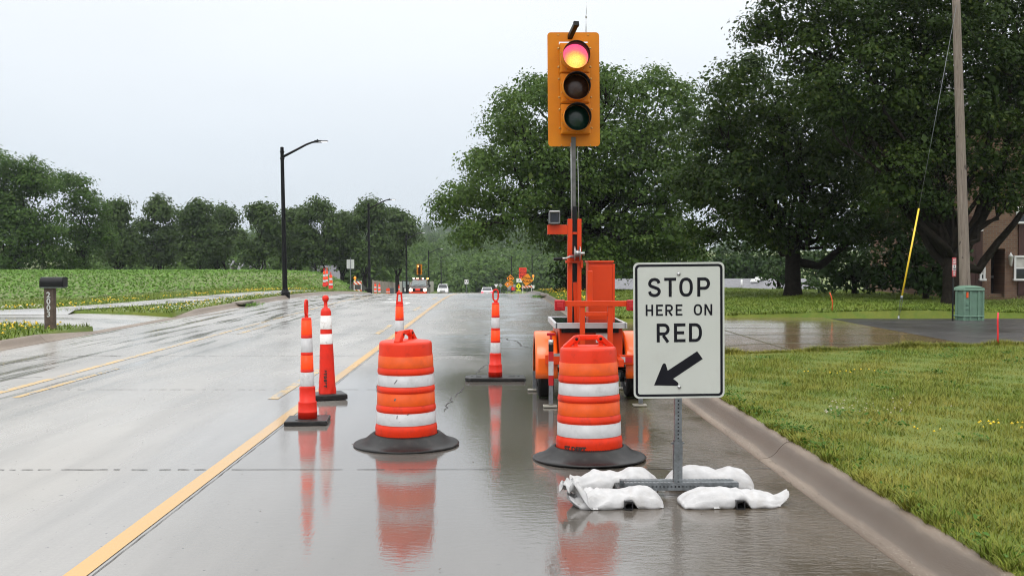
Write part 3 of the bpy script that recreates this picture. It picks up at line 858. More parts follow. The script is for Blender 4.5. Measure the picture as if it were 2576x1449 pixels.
def tree(name, label, base, lobes_px, Y, leafmat, leaf, per_m2, trunk_r, fork_z, seed, group=None, depth=0.8, clump=0.34, fill=0.25, limbs=None, nlimb=14, cat='tree', flat=0.48, barkmat=None, jitter=True):
    rs = random.Random(seed); random.seed(seed)
    root = thing(name, label, cat, base, 0, group)
    B = Vector(base)
    rmax = max(l[2] for l in lobes_px) * Y / F
    xsx = [P(l[0], l[1], Y).x for l in lobes_px]
    halfw = (max(xsx) - min(xsx)) / 2 + 1e-3; midx = (max(xsx) + min(xsx)) / 2
    lobes = []
    for (px, py, rp) in lobes_px:
        q = P(px, py, Y)
        room = math.sqrt(max(0.08, 1 - ((q.x - midx) / (halfw * 1.15)) ** 2)) * halfw * depth
        for s in ((-1, 1) if room > rmax * 0.9 else (0,)):
            dy = s * room * rs.uniform(0.25, 0.8) + rs.uniform(-.3, .3) * room * 0.4
            t = (Y + dy) / Y
            r = rp * Y / F * rs.uniform(0.9, 1.05)
            pt = P(px + (rs.uniform(-8, 8) if jitter else 0), py + (rs.uniform(-8, 8) if jitter else 0), Y + dy)
            lobes.append((pt.x - B.x, pt.y - B.y, pt.z - B.z, r * t))
    v, f = foliage(lobes, per_m2, leaf, clump, fill, flat, seed)
    np_mesh('crown', v, f, leafmat, root)
    tb = MB()
    fork = Vector((rs.uniform(-.1, .1), 0, fork_z))
    pts = [Vector((0, 0, -0.25)), Vector((0, 0, 0.02)), Vector((0.0, 0, 0.35)), fork * 0.6, fork]
    tb.tube(pts, [trunk_r * 1.55, trunk_r * 1.3, trunk_r * 1.02, trunk_r * 0.95, trunk_r * 0.9], 14)
    if limbs:
        for pl, r0, r1 in limbs:
            pp = [Vector(p) - B for p in pl]
            fine = []
            for a, b in zip(pp[:-1], pp[1:]):
                for i in range(3): fine.append(a.lerp(b, i / 3) + Vector((rs.uniform(-.03, .03), rs.uniform(-.03, .03), 0)))
            fine.append(pp[-1])
            n = len(fine)
            tb.tube(fine, [r0 + (r1 - r0) * i / (n - 1) for i in range(n)], 9)
    pick = rs.sample(lobes, min(nlimb, len(lobes)))
    for (x, y, z, r) in pick:
        st = fork * rs.uniform(0.75, 1.0)
        pa = limb_path(st, (x, y, z), rs.uniform(-.06, .1), 0.5)
        n = len(pa); r0 = trunk_r * rs.uniform(0.28, 0.5)
        tb.tube(pa, [max(0.02, r0 * (1 - 0.85 * i / (n - 1))) for i in range(n)], 7)
        for _ in range(4):
            d = Vector((rs.gauss(0, 1), rs.gauss(0, 1), rs.gauss(0.2, .8))).normalized() * r * 0.9
            pb = limb_path(pa[-2], Vector((x, y, z)) + d, 0, 0.4, 4)
            tb.tube(pb, [max(0.012, r0 * 0.22 * (1 - 0.7 * i / 4)) for i in range(5)], 5)
    tb.build('trunk', barkmat or M['bark'], root, recalc=False)
    return root

# the maple behind the signal trailer
bm_ = gp(1475, 50)
tree('maple_tree', 'broad green maple with pale gaps directly behind the trailer signal', bm_, [
    (1165, 492, 50), (1140, 528, 34), (1232, 440, 70), (1265, 352, 66), (1300, 285, 62), (1352, 240, 55), (1345, 215, 32), (1430, 235, 60), (1530, 222, 58), (1525, 190, 32), (1612, 250, 56),
    (1655, 205, 34), (1690, 245, 48), (1722, 300, 48), (1255, 535, 60), (1330, 490, 82), (1340, 395, 84), (1420, 330, 90), (1425, 445, 86), (1520, 330, 92), (1530, 440, 92), (1630, 350, 86),
    (1700, 400, 72), (1610, 460, 88), (1690, 500, 74), (1345, 562, 42), (1200, 575, 30), (1450, 545, 70), (1560, 560, 84), (1650, 590, 78), (1500, 630, 62), (1600, 650, 60), (1712, 600, 56), (1175, 590, 18), (1120, 500, 22), (1205, 390, 30), (1395, 600, 30)],
    50, M['leaf_mid'], 0.165, 40, 0.36, 3.2, 21, clump=0.50, depth=0.72, nlimb=26, fill=0.24, limbs=[
        ([bm_ + Vector((0, 0, 2.6)), P(1440, 620, 50), P(1400, 570, 49.6), P(1340, 548, 49), P(1240, 548, 48.6)], 0.17, 0.05),
        ([bm_ + Vector((0, 0, 3)), P(1500, 560, 50), P(1520, 450, 50), P(1560, 340, 50)], 0.20, 0.06),
        ([bm_ + Vector((0, 0, 3)), P(1450, 520, 50), P(1420, 420, 50.5), P(1380, 330, 50)], 0.18, 0.05),
        ([bm_ + Vector((0, 0, 3)), P(1560, 540, 49), P(1620, 480, 48), P(1690, 440, 48)], 0.14, 0.04)])
# low bushes at the foot of the maple
def bush(name, label, lobes_px, Y, leafm, leaf, per, seed, group=None, gx=None, cat='shrub', clump=0.3):
    cxp = sum(l[0] for l in lobes_px) / len(lobes_px)
    b = gp(gx or cxp, Y)
    return tree(name, label, b, lobes_px, Y, leafm, leaf, per, 0.09, 0.7, seed, group, depth=0.6, clump=clump, nlimb=8, cat=cat)
bush('shrub', 'dark bushy shrub below the maple left of the orange mast', [(1405, 700, 24), (1430, 680, 32), (1425, 715, 22), (1455, 700, 36)], 52, M['leaf_bush'], 0.2, 26, 31)

# middle tree on the lawn
bt = gp(1995, 36)
tree('lawn_tree', 'dark spreading tree with a thick forked trunk on the mown lawn', bt, [
    (1848, 215, 62), (1790, 285, 48), (1762, 345, 46), (1762, 420, 52), (1745, 500, 48), (1752, 575, 44), (1845, 330, 86), (1850, 440, 95), (1838, 550, 68), (1945, 255, 86), (1960, 380, 105), (1955, 500, 105),
    (2080, 300, 110), (2080, 430, 115), (2075, 545, 76), (1905, 590, 44), (2200, 410, 110), (2200, 520, 92), (2280, 570, 66), (1985, 590, 40), (1800, 470, 50), (2130, 595, 40), (1715, 455, 30), (1895, 170, 34)],
    36, M['leaf_right'], 0.140, 62, 0.27, 2.0, 22, clump=0.42, depth=0.7, nlimb=18, limbs=[
        ([bt + Vector((0.05, 0, 1.2)), P(2060, 670, 36), P(2120, 622, 36.2), P(2200, 560, 36)], 0.17, 0.07),
        ([bt + Vector((-.05, 0, 1.5)), P(1970, 640, 36), P(1935, 590, 36), P(1880, 540, 36)], 0.14, 0.05),
        ([bt + Vector((0, 0, 1.6)), P(2010, 600, 36), P(2020, 500, 36), P(2010, 350, 36)], 0.2, 0.06)])
# big tree by the townhouse
bb = gp(2395, 30.0)
tree('yard_tree', 'huge dark multi limbed tree behind the wooden utility pole', bb, [
    (1958, 42, 62), (1925, 85, 42), (2045, 95, 92), (2050, 205, 84), (2175, 70, 105), (2195, 200, 112), (2315, 100, 115), (2330, 245, 115), (2450, 70, 110), (2470, 215, 115), (2570, 120, 105), (2590, 290, 105), (2420, 345, 110),
    (2300, 385, 105), (2205, 310, 96), (2590, 420, 75), (2260, 470, 76), (2340, 490, 72), (2110, -30, 100), (2260, -40, 110), (2390, -60, 115), (2540, -60, 115), (2000, -45, 80), (2660, 60, 110), (2680, 250, 110), (2480, 440, 62), (1905, 55, 26), (2120, 290, 60), (2550, 505, 34)],
    30.0, M['leaf_right'], 0.115, 82, 0.25, 1.5, 23, clump=0.36, depth=0.40, nlimb=22, limbs=[
        ([bb + Vector((0, 0, 1.1)), P(2350, 640, 30.2), P(2310, 570, 30.2), P(2260, 510, 30.2)], 0.16, 0.06),
        ([bb + Vector((0.05, 0, 1.2)), P(2460, 680, 30.2), P(2510, 610, 30.2), P(2565, 540, 30.2), P(2620, 470, 30.2)], 0.15, 0.06),
        ([bb + Vector((0, 0, 1.3)), P(2390, 580, 30.2), P(2370, 480, 30.2), P(2350, 330, 30.2)], 0.24, 0.09),
        ([bb + Vector((0.05, 0, 1.3)), P(2440, 600, 30.2), P(2500, 480, 30.2), P(2540, 330, 30.2)], 0.22, 0.08)])
# shrubs behind the lawn, right
bush('shrub', 'dense dark shrub mass between the lawn tree and the yellow guy guard', [(2090, 690, 44), (2140, 660, 52), (2105, 635, 40), (2190, 690, 46), (2225, 650, 56), (2235, 705, 40)], 40, M['leaf_bush'], 0.22, 26, 32, gx=2150)
bush('shrub', 'dark shrub behind the yellow guy guard and left of the utility pole', [(2290, 690, 52), (2310, 630, 56), (2350, 700, 48), (2370, 650, 52), (2260, 610, 52), (2390, 690, 50), (2240, 690, 50), (2400, 640, 46)], 34.5, M['leaf_bush'], 0.22, 26, 33, gx=2330)
bush('shrub', 'small round shrub just left of the lawn tree trunk', [(1955, 700, 28), (1980, 690, 24), (1940, 685, 20), (2035, 715, 20)], 50, M['leaf_bush'], 0.18, 30, 34, gx=1960)
# trees beyond the grey roof
for i, (px, top, hw) in enumerate(((1600, 590, 70), (1720, 610, 64), (1815, 620, 56), (1880, 590, 62), (1950, 615, 58), (2060, 600, 66), (2180, 590, 70))):
    lb = [(px, top + hw * .5, hw * .55), (px - hw * .5, top + hw * .9, hw * .5), (px + hw * .5, top + hw * .85, hw * .5), (px, top + hw * 1.1, hw * .6), (px - hw * .4, top + hw * 1.6, hw * .5), (px + hw * .4, top + hw * 1.6, hw * .5)]
    b = gp(px, 95)
    tree('background_tree', ['tree in the dark row beyond the trailer cabinet', 'tree in the dark row above the stop sign', 'tree in the dark row above the sign\'s right corner', 'tree in the dark row over the grey roof', 'tree in the dark row left of the lawn trunk', 'tree in the dark row right of the lawn trunk', 'tree in the dark row behind the dense shrubs'][i],
         (b.x, 95, b.z), lb, 95, M['leaf_bush'], 0.36, 9, 0.2, 3, 60 + i, 'dark trees beyond the grey roof', clump=0.7, nlimb=4, depth=.8)

# left: two big trees at the field edge
bl = gp(40, 97)
tree('field_tree', 'large leafy tree at the left edge of the field behind the mailbox', bl, [
    (10, 415, 44), (-45, 440, 66), (70, 425, 40), (60, 480, 56), (-10, 500, 62), (110, 470, 44), (120, 540, 56), (30, 570, 66), (-60, 580, 70), (110, 610, 58), (40, 640, 56), (-50, 660, 58), (125, 660, 40), (95, 690, 22)],
    97, M['leaf_left'], 0.26, 22, 0.36, 2.4, 41, clump=0.72, nlimb=12, depth=.8)
bl = gp(205, 103)
tree('field_tree', 'rounded leafy tree right of the large one at the field edge', bl, [
    (160, 455, 42), (205, 480, 40), (240, 505, 34), (185, 520, 48), (230, 550, 40), (170, 580, 46), (215, 600, 42), (160, 640, 42), (205, 655, 40), (150, 680, 28), (250, 580, 20)],
    103, M['leaf_left'], 0.26, 22, 0.30, 2.4, 42, clump=0.72, nlimb=10, depth=.8)
row = [(305, 508, 40, 'leafy tree next right of the rounded field trees'), (398, 496, 46, 'tall pale green tree in the row, standing apart with a bushy round top'), (498, 506, 44, 'dark tree left of centre in the far row with two heads'), (560, 520, 44, 'broad tree whose crown slopes right in the far row'),
       (655, 510, 46, 'loose crowned tree left of the first street lamp'), (737, 528, 17, 'thin wispy tree just right of the first street lamp'), (800, 505, 50, 'full round tree in the row above the green mound'), (862, 535, 34, 'lower tree tucked between the two tallest crowns'), (918, 497, 52, 'tallest layered tree behind the second street lamp'), (1000, 528, 40, 'flat topped tree at the right end of the far row')]
for i, (px, top, hw, lab) in enumerate(row):
    Y = 118 + (i * 7) % 13
    rs = random.Random(300 + i)
    lb = []
    hgt = 692 - top; lean = rs.uniform(-.7, .7) * hw
    for k in range(15):
        t = (k / 14) * (0.80 if k % 4 else 1.0)
        spread = hw * (0.26 + 0.86 * math.sin(math.pi * min(1, 0.16 + t * 0.8)))
        r = hw * rs.uniform(0.20, 0.40)
        lb.append((px + lean * (t - .3) + rs.choice((-1, 1)) * rs.uniform(.2, 1.0) * max(0, spread - r * .5), top + r + t * (hgt - 2.2 * r) * 0.92 + rs.uniform(0, 14), r))
    lb.append((px, top + hw * .3, hw * .3))
    b = gp(px, Y)
    tree('row_tree', lab, b, lb, Y, M['leaf_row'], 0.36, 12, 0.26, 2.6, 310 + i, 'trees in the far row beyond the field', clump=0.85, nlimb=7, depth=.8)

# far wooded hill: one mass
lob = []
rs = np.random.default_rng(5)
for Y, top, bot, n, x0, x1 in ((700, 572, 600, 40, 900, 1500), (860, 563, 585, 40, 960, 1420), (215, 655, 725, 46, 900, 1460), (240, 640, 720, 40, 930, 1460), (290, 618, 700, 46, 950, 1500), (350, 600, 670, 44, 960, 1560), (430, 588, 640, 40, 900, 1640), (520, 578, 610, 46, 500, 1900), (180, 660, 700, 30, 1480, 2000), (150, 620, 700, 46, 230, 960), (260, 590, 650, 44, 200, 1000)):
    for k in range(n):
        px = x0 + (x1 - x0) * (k + rs.uniform(-.6, 1.2)) / n
        py = top + (bot - top) * rs.random() ** 1.3 + 10 * math.sin(px / 47.0 + Y)
        r = rs.uniform(2.0, 4.2) * (0.8 + Y / 700)
        q = P(px, py + r * F / Y * 0.7, Y + rs.uniform(-14, 14))
        lob.append((q.x, q.y, q.z, r))
v, f = foliage(lob, 3.2, 0.82, 1.2, 0.2, 0.75, 77)
tag(np_mesh('wood', v, f, M['leaf_far']), 'far wooded hillside fading into rain haze at the end of the road', 'woods', kind='stuff')

# ------------------------------------------------------------------ buildings
def brick_material():
    m, nt, b = newmat('brown_brick')
    L = nt.links
    tc = N(nt, 'ShaderNodeTexCoord'); mp = N(nt, 'ShaderNodeMapping')
    mp.inputs['Rotation'].default_value = (rad(90), 0, 0)
    L.new(tc.outputs['Object'], mp.inputs['Vector'])
    br = N(nt, 'ShaderNodeTexBrick')
    br.inputs['Color1'].default_value = (0.20, 0.108, 0.062, 1); br.inputs['Color2'].default_value = (0.135, 0.066, 0.042, 1); br.inputs['Mortar'].default_value = (0.16, 0.13, 0.10, 1)
    br.inputs['Scale'].default_value = 1.0; br.inputs['Brick Width'].default_value = 0.215; br.inputs['Row Height'].default_value = 0.075; br.inputs['Mortar Size'].default_value = 0.011
    L.new(mp.outputs['Vector'], br.inputs['Vector']); L.new(br.outputs['Color'], b.inputs['Base Color'])
    b.inputs['Roughness'].default_value = 0.8
    return m
M['brick'] = brick_material()
M['siding'] = mat('dark_brown_siding', (0.050, 0.017, 0.012), 0.6, var=0.25, scale=3)
M['shingle'] = mat('grey_shingle', (0.13, 0.13, 0.14), 0.55, var=0.30, scale=5, bump=0.01, bscale=14, dirt=(0.09, 0.09, 0.10), dscale=3, damt=.5)
M['beige'] = mat('beige_wall', (0.27, 0.245, 0.205), 0.7, var=0.1, scale=1)
M['curtain'] = mat('pale_curtain', (0.50, 0.49, 0.46), 0.8)

HY = 36.5
h0 = gp(2430, HY)
house = thing('brick_townhouse', 'brown brick townhouse with dark siding panels and white windows at right edge', 'house', (h0.x, HY, h0.z))
def hx(px): return P(px, 656, HY).x - h0.x
def hz(py): return P(2500, py, HY).z - h0.z
x_l, x_r = hx(2405), 13.0
w = MB()
dx0, dx1, dz1 = hx(2493), hx(2528), hz(626)
w.box(((x_l + dx0) / 2, 0.1, 3.1), (dx0 - x_l, 0.2, 6.6)); w.box(((dx1 + x_r) / 2, 0.1, 3.1), (x_r - dx1, 0.2, 6.6)); w.box(((dx0 + dx1) / 2, 0.1, (dz1 + 6.4) / 2), (dx1 - dx0, 0.2, 6.4 - dz1))
w.box((x_l + 0.1, 4.2, 3.1), (0.2, 8.0, 6.6)); w.box((x_r - 0.1, 4.2, 3.1), (0.2, 8.0, 6.6)); w.box(((x_l + x_r) / 2, 8.3, 3.1), (x_r - x_l, 0.2, 6.6))
w.box(((x_l + x_r) / 2, 4.2, 0.0), (x_r - x_l - .4, 8, 0.3))
w.build('wall', M['brick'], house)
r = MB(); r.add([(x_l - .4, -.5, 6.4), (x_r + .4, -.5, 6.4), (x_r + .4, 4.2, 8.6), (x_l - .4, 4.2, 8.6), (x_l - .4, 8.9, 6.4), (x_r + .4, 8.9, 6.4)], [(0, 1, 2, 3), (3, 2, 5, 4), (0, 3, 4), (1, 5, 2), (0, 4, 5, 1)])
r.build('roof', M['shingle'], house)
d = MB().box(((dx0 + dx1) / 2, 0.85, dz1 / 2), (dx1 - dx0, 0.06, dz1)).build('door', mat('dark_door', (0.018, 0.012, 0.010), 0.45), house)
MB().box((dx1 - 0.14, 0.80, hz(697)), (0.26, 0.04, 0.09)).build('mail_slot', M['steel'], d)
sd = MB(); sd.box((dx0 - .02, 0.55, dz1 / 2), (0.04, 0.7, dz1)); sd.box((dx1 + .02, 0.55, dz1 / 2), (0.04, 0.7, dz1)); sd.build('porch_reveal', M['brick'], house)
def panel(p0, p1, py0, py1):
    s = MB(); a, b = hx(p0), hx(p1); z0, z1 = hz(py1), hz(py0)
    n = int((b - a) / 0.2)
    for i in range(n): s.box((a + (i + .5) * (b - a) / n, -0.03, (z0 + z1) / 2), ((b - a) / n - 0.012, 0.06, z1 - z0))
    return s.build('siding_panel', M['siding'], house)
panel(2560, 2690, 565, 742); panel(2400, 2470, 545, 738)
def hwin(p0, p1, py0, py1, cols=2, rows=2):
    a, b, z0, z1 = hx(p0), hx(p1), hz(py1), hz(py0)
    f = MB(); t = 0.07
    f.box(((a + b) / 2, -.09, z1 - t / 2), (b - a, .06, t)); f.box(((a + b) / 2, -.10, z0 + t / 2), (b - a + .06, .09, t))
    for i in range(cols + 1):
        x = a + t / 2 + (b - a - t) * i / cols
        f.box((x, -.085, (z0 + z1) / 2), (t, .05, z1 - z0 - 2 * t))
    for i in range(1, rows): f.box(((a + b) / 2, -.082, z0 + (z1 - z0) * i / rows), (b - a - .14, .04, t * .7))
    fo = f.build('window', M['white'], house)
    MB().box(((a + b) / 2, -.07, (z0 + z1) / 2), (b - a - .02, .012, z1 - z0 - .02)).build('pane', M['glass'], fo)
    for s in (a + t, (a + b) / 2 + .06):
        MB().box((s + (b - a) * .17, -.078, z0 + (z1 - z0) * .72), ((b - a) * .30, .004, (z1 - z0) * .42)).build('curtain', M['curtain'], fo)
hwin(2548, 2612, 643, 706); hwin(2552, 2616, 520, 563, 2, 1); hwin(2442, 2466, 552, 582, 1, 2); hwin(2462, 2476, 672, 706, 1, 2); hwin(2625, 2670, 643, 706)
lampo = MB(); q = Vector((hx(2537), -.16, hz(655)))
lampo.lathe([(.02, -.20), (.05, -.17), (.085, .12), (.10, .13), (.03, .22), (.008, .28)], 10, 0, q); lampo.bar(q + Vector((0, 0, -.1)), q + Vector((.12, .16, -.2)), .03, .03)
lampo.build('coach_light', M['white'], house)
pth = MB().box((hx(2500) + 1.2, -1.0, 0.03), (6.5, 1.7, 0.1)).build('entrance_path', M['drive']); pth.location = house.location; struct(pth)

def gable(name, label, x0, x1, Y, depth, zg, eave, ridge, wallm, wins, group=None, vents=(), cat='house'):
    t = thing(name, label, cat, ((x0 + x1) / 2, Y, zg), 0, group)
    hw = (x1 - x0) / 2
    w = MB()
    w.box((0, depth / 2, eave / 2), (2 * hw, depth, eave))
    w.add([(-hw, 0, eave), (-hw, depth, eave), (-hw, depth / 2, ridge - .06), (hw, 0, eave), (hw, depth, eave), (hw, depth / 2, ridge - .06)], [(0, 2, 1), (3, 4, 5)])
    w.build('wall', wallm, t)
    r = MB(); o = .5
    for s in (0, 1):
        ya, yb = (-o, depth / 2) if s == 0 else (depth + o, depth / 2)
        za = eave - o * (ridge - eave) / (depth / 2)
        r.add([(-hw - o, ya, za), (hw + o, ya, za), (hw + o, yb, ridge), (-hw - o, yb, ridge), (-hw - o, ya, za - .15), (hw + o, ya, za - .15), (hw + o, yb, ridge - .15), (-hw - o, yb, ridge - .15)],
              [(0, 1, 2, 3), (7, 6, 5, 4), (0, 4, 5, 1), (1, 5, 6, 2), (3, 7, 4, 0)])
    ro = r.build('roof', M['shingle'], t)
    for (vx, vt, kind) in vents:
        z = eave + (ridge - eave) * vt; y = depth / 2 * vt
        b = MB()
        if kind == 'pipe': b.cyl((vx, y, z - .1), (vx, y, z + .45), .06, 8)
        else: b.box((vx, y, z + .12), (.5, .45, .2), taper=.7)
        b.build('roof_vent', M['white'] if kind != 'dark' else M['black'], ro)
    for (wx_, wz, ww, wh) in wins:
        f = MB(); f.box((wx_, -.03, wz), (ww, .06, wh)); fo = f.build('window', M['white'], t)
        MB().box((wx_, -.065, wz), (ww - .16, .02, wh - .16)).build('pane', M['glass'], fo)
    return t
zr = P(1900, 700, 72).z; ze = P(1900, 728, 66).z
gable('bungalow', 'low grey shingled roof showing over the crest of the lawn', P(1545, 700, 68).x, P(2035, 700, 68).x, 64, 13, zr - 4.6, 3.0, 4.6, M['beige'], [(-3, 1.5, 1.6, 1.2), (3, 1.5, 1.6, 1.2)],
      vents=((2.1, .7, 'pipe'), (3.2, .86, 'box'), (3.6, .93, 'box'), (0.6, .35, 'pipe'), (2.6, .28, 'dark'), (1.4, .22, 'box')))
for i, (p0, p1, Y, top, lab) in enumerate(((385, 560, 140, 655, 'beige house half hidden behind the left trees, widest of the three'), (590, 715, 142, 662, 'beige house behind the trunks left of the first street lamp'), (740, 850, 140, 668, 'beige gabled house glimpsed above the green mound'))):
    x0, x1 = P(p0, 656, Y).x, P(p1, 656, Y).x
    zt = P(500, top, Y).z; zg = float(zterr(x0, Y)) - .2
    gable('far_house', lab, x0, x1, Y, 9, zg, max(2.6, zt - zg - 2.0), zt - zg, M['beige'], [(-(x1 - x0) * .3, 1.6, 1.1, 1.3), ((x1 - x0) * .05, 1.6, 1.1, 1.3), ((x1 - x0) * .33, 1.6, 1.1, 1.3)], 'houses behind the far tree row')

# fences
def fence(name, label, pts, h, m, board=0.14, gap=0.01, postm=None):
    t = thing(name, label, 'fence', (pts[0][0], pts[0][1], 0))
    for a, b in zip(pts[:-1], pts[1:]):
        A, B = Vector(a), Vector(b); L = (B - A).length; n = max(1, int(L / 2.4))
        for i in range(n):
            p, q = A.lerp(B, i / n), A.lerp(B, (i + 1) / n)
            zp, zq = float(zterr(p.x, p.y)), float(zterr(q.x, q.y))
            o = Vector((pts[0][0], pts[0][1], 0))
            bo = MB(); po = MB()
            bo.bar(Vector((p.x, p.y, zp + h / 2 + .05)) - o, Vector((q.x, q.y, zq + h / 2 + .05)) - o, .05, h)
            po.bar(Vector((p.x, p.y, zp - .1)) - o, Vector((p.x, p.y, zp + h + .12)) - o, .13, .13)
            bo.build('fence_panel', m, t); po.build('post', postm or m, t)
    return t
def fence_mat(name, col):
    m, nt, b = newmat(name); L = nt.links
    tc = N(nt, 'ShaderNodeTexCoord')
    wv = N(nt, 'ShaderNodeTexWave', Scale=2.2, Distortion=0.5); wv.bands_direction = 'DIAGONAL'
    L.new(tc.outputs['Object'], wv.inputs['Vector'])
    L.new(mixcol(nt, maprange(nt, wv.outputs['Fac'], 0.0, 0.25), tuple(x * .5 for x in col), col), b.inputs['Base Color'])
    b.inputs['Roughness'].default_value = .7
    return m
M['wood_fence'] = fence_mat('grey_board_fence', (0.20, 0.185, 0.17)); M['vinyl'] = fence_mat('pale_vinyl_fence', (0.46, 0.44, 0.38))
fence('board_fence', 'weathered grey board fence beyond the green mound', [(-22.4, 132), (-17.0, 134)], 1.3, M['wood_fence'])
fence('board_fence', 'tan board fence panel behind the second street lamp', [(-13.4, 116), (-12.4, 132)], 1.75, mat('tan_fence', (0.27, 0.24, 0.19), .7, var=.2, scale=3))
fence('vinyl_fence', 'pale vinyl fence running away behind the work truck', [(-12.3, 133), (-11.8, 150), (-11.5, 170), (-11.2, 195)], 1.9, M['vinyl'])
fence('vinyl_fence', 'pale curved vinyl fence at the far end of the road', [(P(1105, 700, 222).x, 222), (P(1130, 700, 218).x, 218), (P(1165, 700, 216).x, 216), (P(1200, 700, 218).x, 218), (P(1228, 700, 222).x, 222)], 1.15, M['vinyl'])

# ------------------------------------------------------------------ work-zone devices
def ring(mb, r0, z0, r1, z1, n=56, m=0, t=0.0022):
    mb.lathe([(r0 + t, z0), (r1 + t, z1), (r1 - .002, z1 + .0005), (r0 - .002, z0 - .0005), (r0 + t, z0)], n, m)
def wrap_text(txt, size, rad0, z, ang, bold=0.004, vertical=False, rfun=None):
    v, f = text_geo(txt, size, bold)
    out = []
    for x, y, _ in v:
        if vertical: x, y = y, -x
        rr = rfun(z + y) if rfun else rad0
        a = ang + x / rr
        out.append((rr * 1.0 * math.sin(a), -rr * math.cos(a), z + y))
    return out, f

def make_drum(label, loc, hang, tilt, stencil):
    t = thing('traffic_drum', label, 'traffic drum', loc, 0, 'orange and white traffic drums')
    t.rotation_euler = tilt
    prof = [(0.0, 0.012), (0.258, 0.012), (0.267, 0.03), (0.266, 0.13), (0.268, .145), (.263, .178), (.256, .190), (.2525, .302), (.257, .309), (.258, .322), (.253, .352), (.2485, .358), (.2445, .468), (.250, .474), (.251, .488), (.246, .514), (.2415, .519), (.2375, .622), (.243, .628), (.244, .642), (.240, .668), (.2365, .677), (.2315, .782), (.229, .80), (.2265, .872), (.222, .888), (.21, .897), (.16, .899), (.14, .905), (0, .906)]
    MB().lathe(prof, 72).build('body', M['drum'], t)
    for z0, z1, r0, r1, mm in ((.195, .298, .2559, .2526, 'sheet_white'), (.362, .464, .2483, .2446, 'sheet_orange'), (.523, .618, .2414, .2377, 'sheet_white'), (.681, .778, .2363, .2317, 'sheet_orange')):
        b = MB(); ring(b, r0, z0, r1, z1); b.build('reflective_band', M[mm], t)
    h = MB()
    R_ = Matrix.Rotation(hang, 4, 'Z')
    def hp(x, z): return R_ @ Vector((x, 0, .888 + (z - .888) * .80))
    for s in (-1, 1):
        h.bar(hp(s * .195, .888), hp(s * .105, .985), .042, .05, 0, R_ @ Vector((0, 1, 0)))
        h.bar(hp(s * .105, .897), hp(s * .098, .97), .034, .03, 0, R_ @ Vector((0, 1, 0)))
        h.tube([hp(s * .098, .978) + R_ @ Vector((0, -.026, 0)), hp(s * .098, .978) + R_ @ Vector((0, .026, 0))], .030, 16)
    h.bar(hp(-.10, .993), hp(.10, .993), .040, .026, 0, R_ @ Vector((0, 1, 0)))
    h.build('handle', M['drum'], t, bevel=.008, seg=2)
    bo = MB()
    for s in (-1, 1):
        for q in (-1, 1): bo.tube([hp(s * .098, .978) + R_ @ Vector((0, q * .0265, 0)), hp(s * .098, .978) + R_ @ Vector((0, q * .0285, 0))], .012, 12)
    bo.build('light_bolt_hole', M['black'], t)
    rb = MB(); n = 240
    rp = [(.266, .004), (.268, .094), (.276, .103), (.292, .098), (.318, .078), (.352, .050), (.395, .028), (.435, .019), (.452, .016), (.456, .008), (.452, .001), (.27, .001)]
    vs, fs = [], []
    for i, (r, z) in enumerate(rp):
        for k in range(n):
            a = 2 * math.pi * k / n
            rib = 0.0022 * (1 if k % 2 else -1) if 2 <= i <= 7 else 0
            wob = 0.004 * math.sin(2 * a + 1) + 0.003 * math.sin(5 * a)
            vs.append((r * math.cos(a) * (1 + wob * .6), r * math.sin(a) * (1 + wob * .6), max(0.001, z + rib + (wob if 3 <= i <= 7 else 0) )))
    for i in range(len(rp)):
        j = (i + 1) % len(rp)
        for k in range(n): fs.append((i * n + k, i * n + (k + 1) % n, j * n + (k + 1) % n, j * n + k))
    rb.add(vs, fs, 0, True); rb.build('base_ring', M['rubber'], t)
    if stencil:
        v, f = wrap_text('ST DEPT', .052, .2685, .108, rad(-31), .003)
        MB().add(v, f).build('stencil_lettering', M['stencil'], t, recalc=False)
    else:
        s = MB()                                      # scuffs on the left drum
        for (a, z, w_, h_, lean) in ((-.28, .57, .008, .035, .02), (.02, .268, .010, .07, .07), (-.30, .42, .012, .02, 0), (-.22, .275, .006, .03, 0)):
            rr = np.interp(z, [.19, .30, .36, .47, .52, .62], [.2595, .256, .2515, .248, .2447, .241])
            q = []
            for da, dz in ((-w_, -h_ / 2), (w_ * .3, -h_ / 2), (w_, h_ / 2), (-w_ * .2, h_ / 2)):
                aa = a + (da + (lean * (dz / h_))) / rr
                q.append((rr * math.sin(aa), -rr * math.cos(aa), z + dz))
            s.add(q, [(0, 1, 2, 3)])
        s.build('scuff_marks', mat('scuff_grey', (.16, .15, .15), .7, var=.5, scale=60), t, recalc=False)
        s = MB()
        q = []
        for a, z in ((-.38, .05), (-.33, .045), (-.20, .095), (-.30, .075)): q.append((.2705 * math.sin(a), -.2705 * math.cos(a), z))
        s.add(q, [(0, 1, 2, 3)]).build('scrape', mat('pale_scrape', (.80, .16, .09), .5), t, recalc=False)
    return t
d1 = P(1022, 1120, 9.0)
make_drum('orange and white drum left of the trailer, its handle turned edge-on', (d1.x, 9.02, 0.003), rad(72), (rad(0.4), rad(-0.3), 0), False)
d2 = P(1483, 1160, 8.34)
make_drum('orange and white drum standing in front of the trailer, handle broadside', (d2.x, 8.36, 0.003), rad(5), (rad(-1.0), rad(-.6), 0), True)

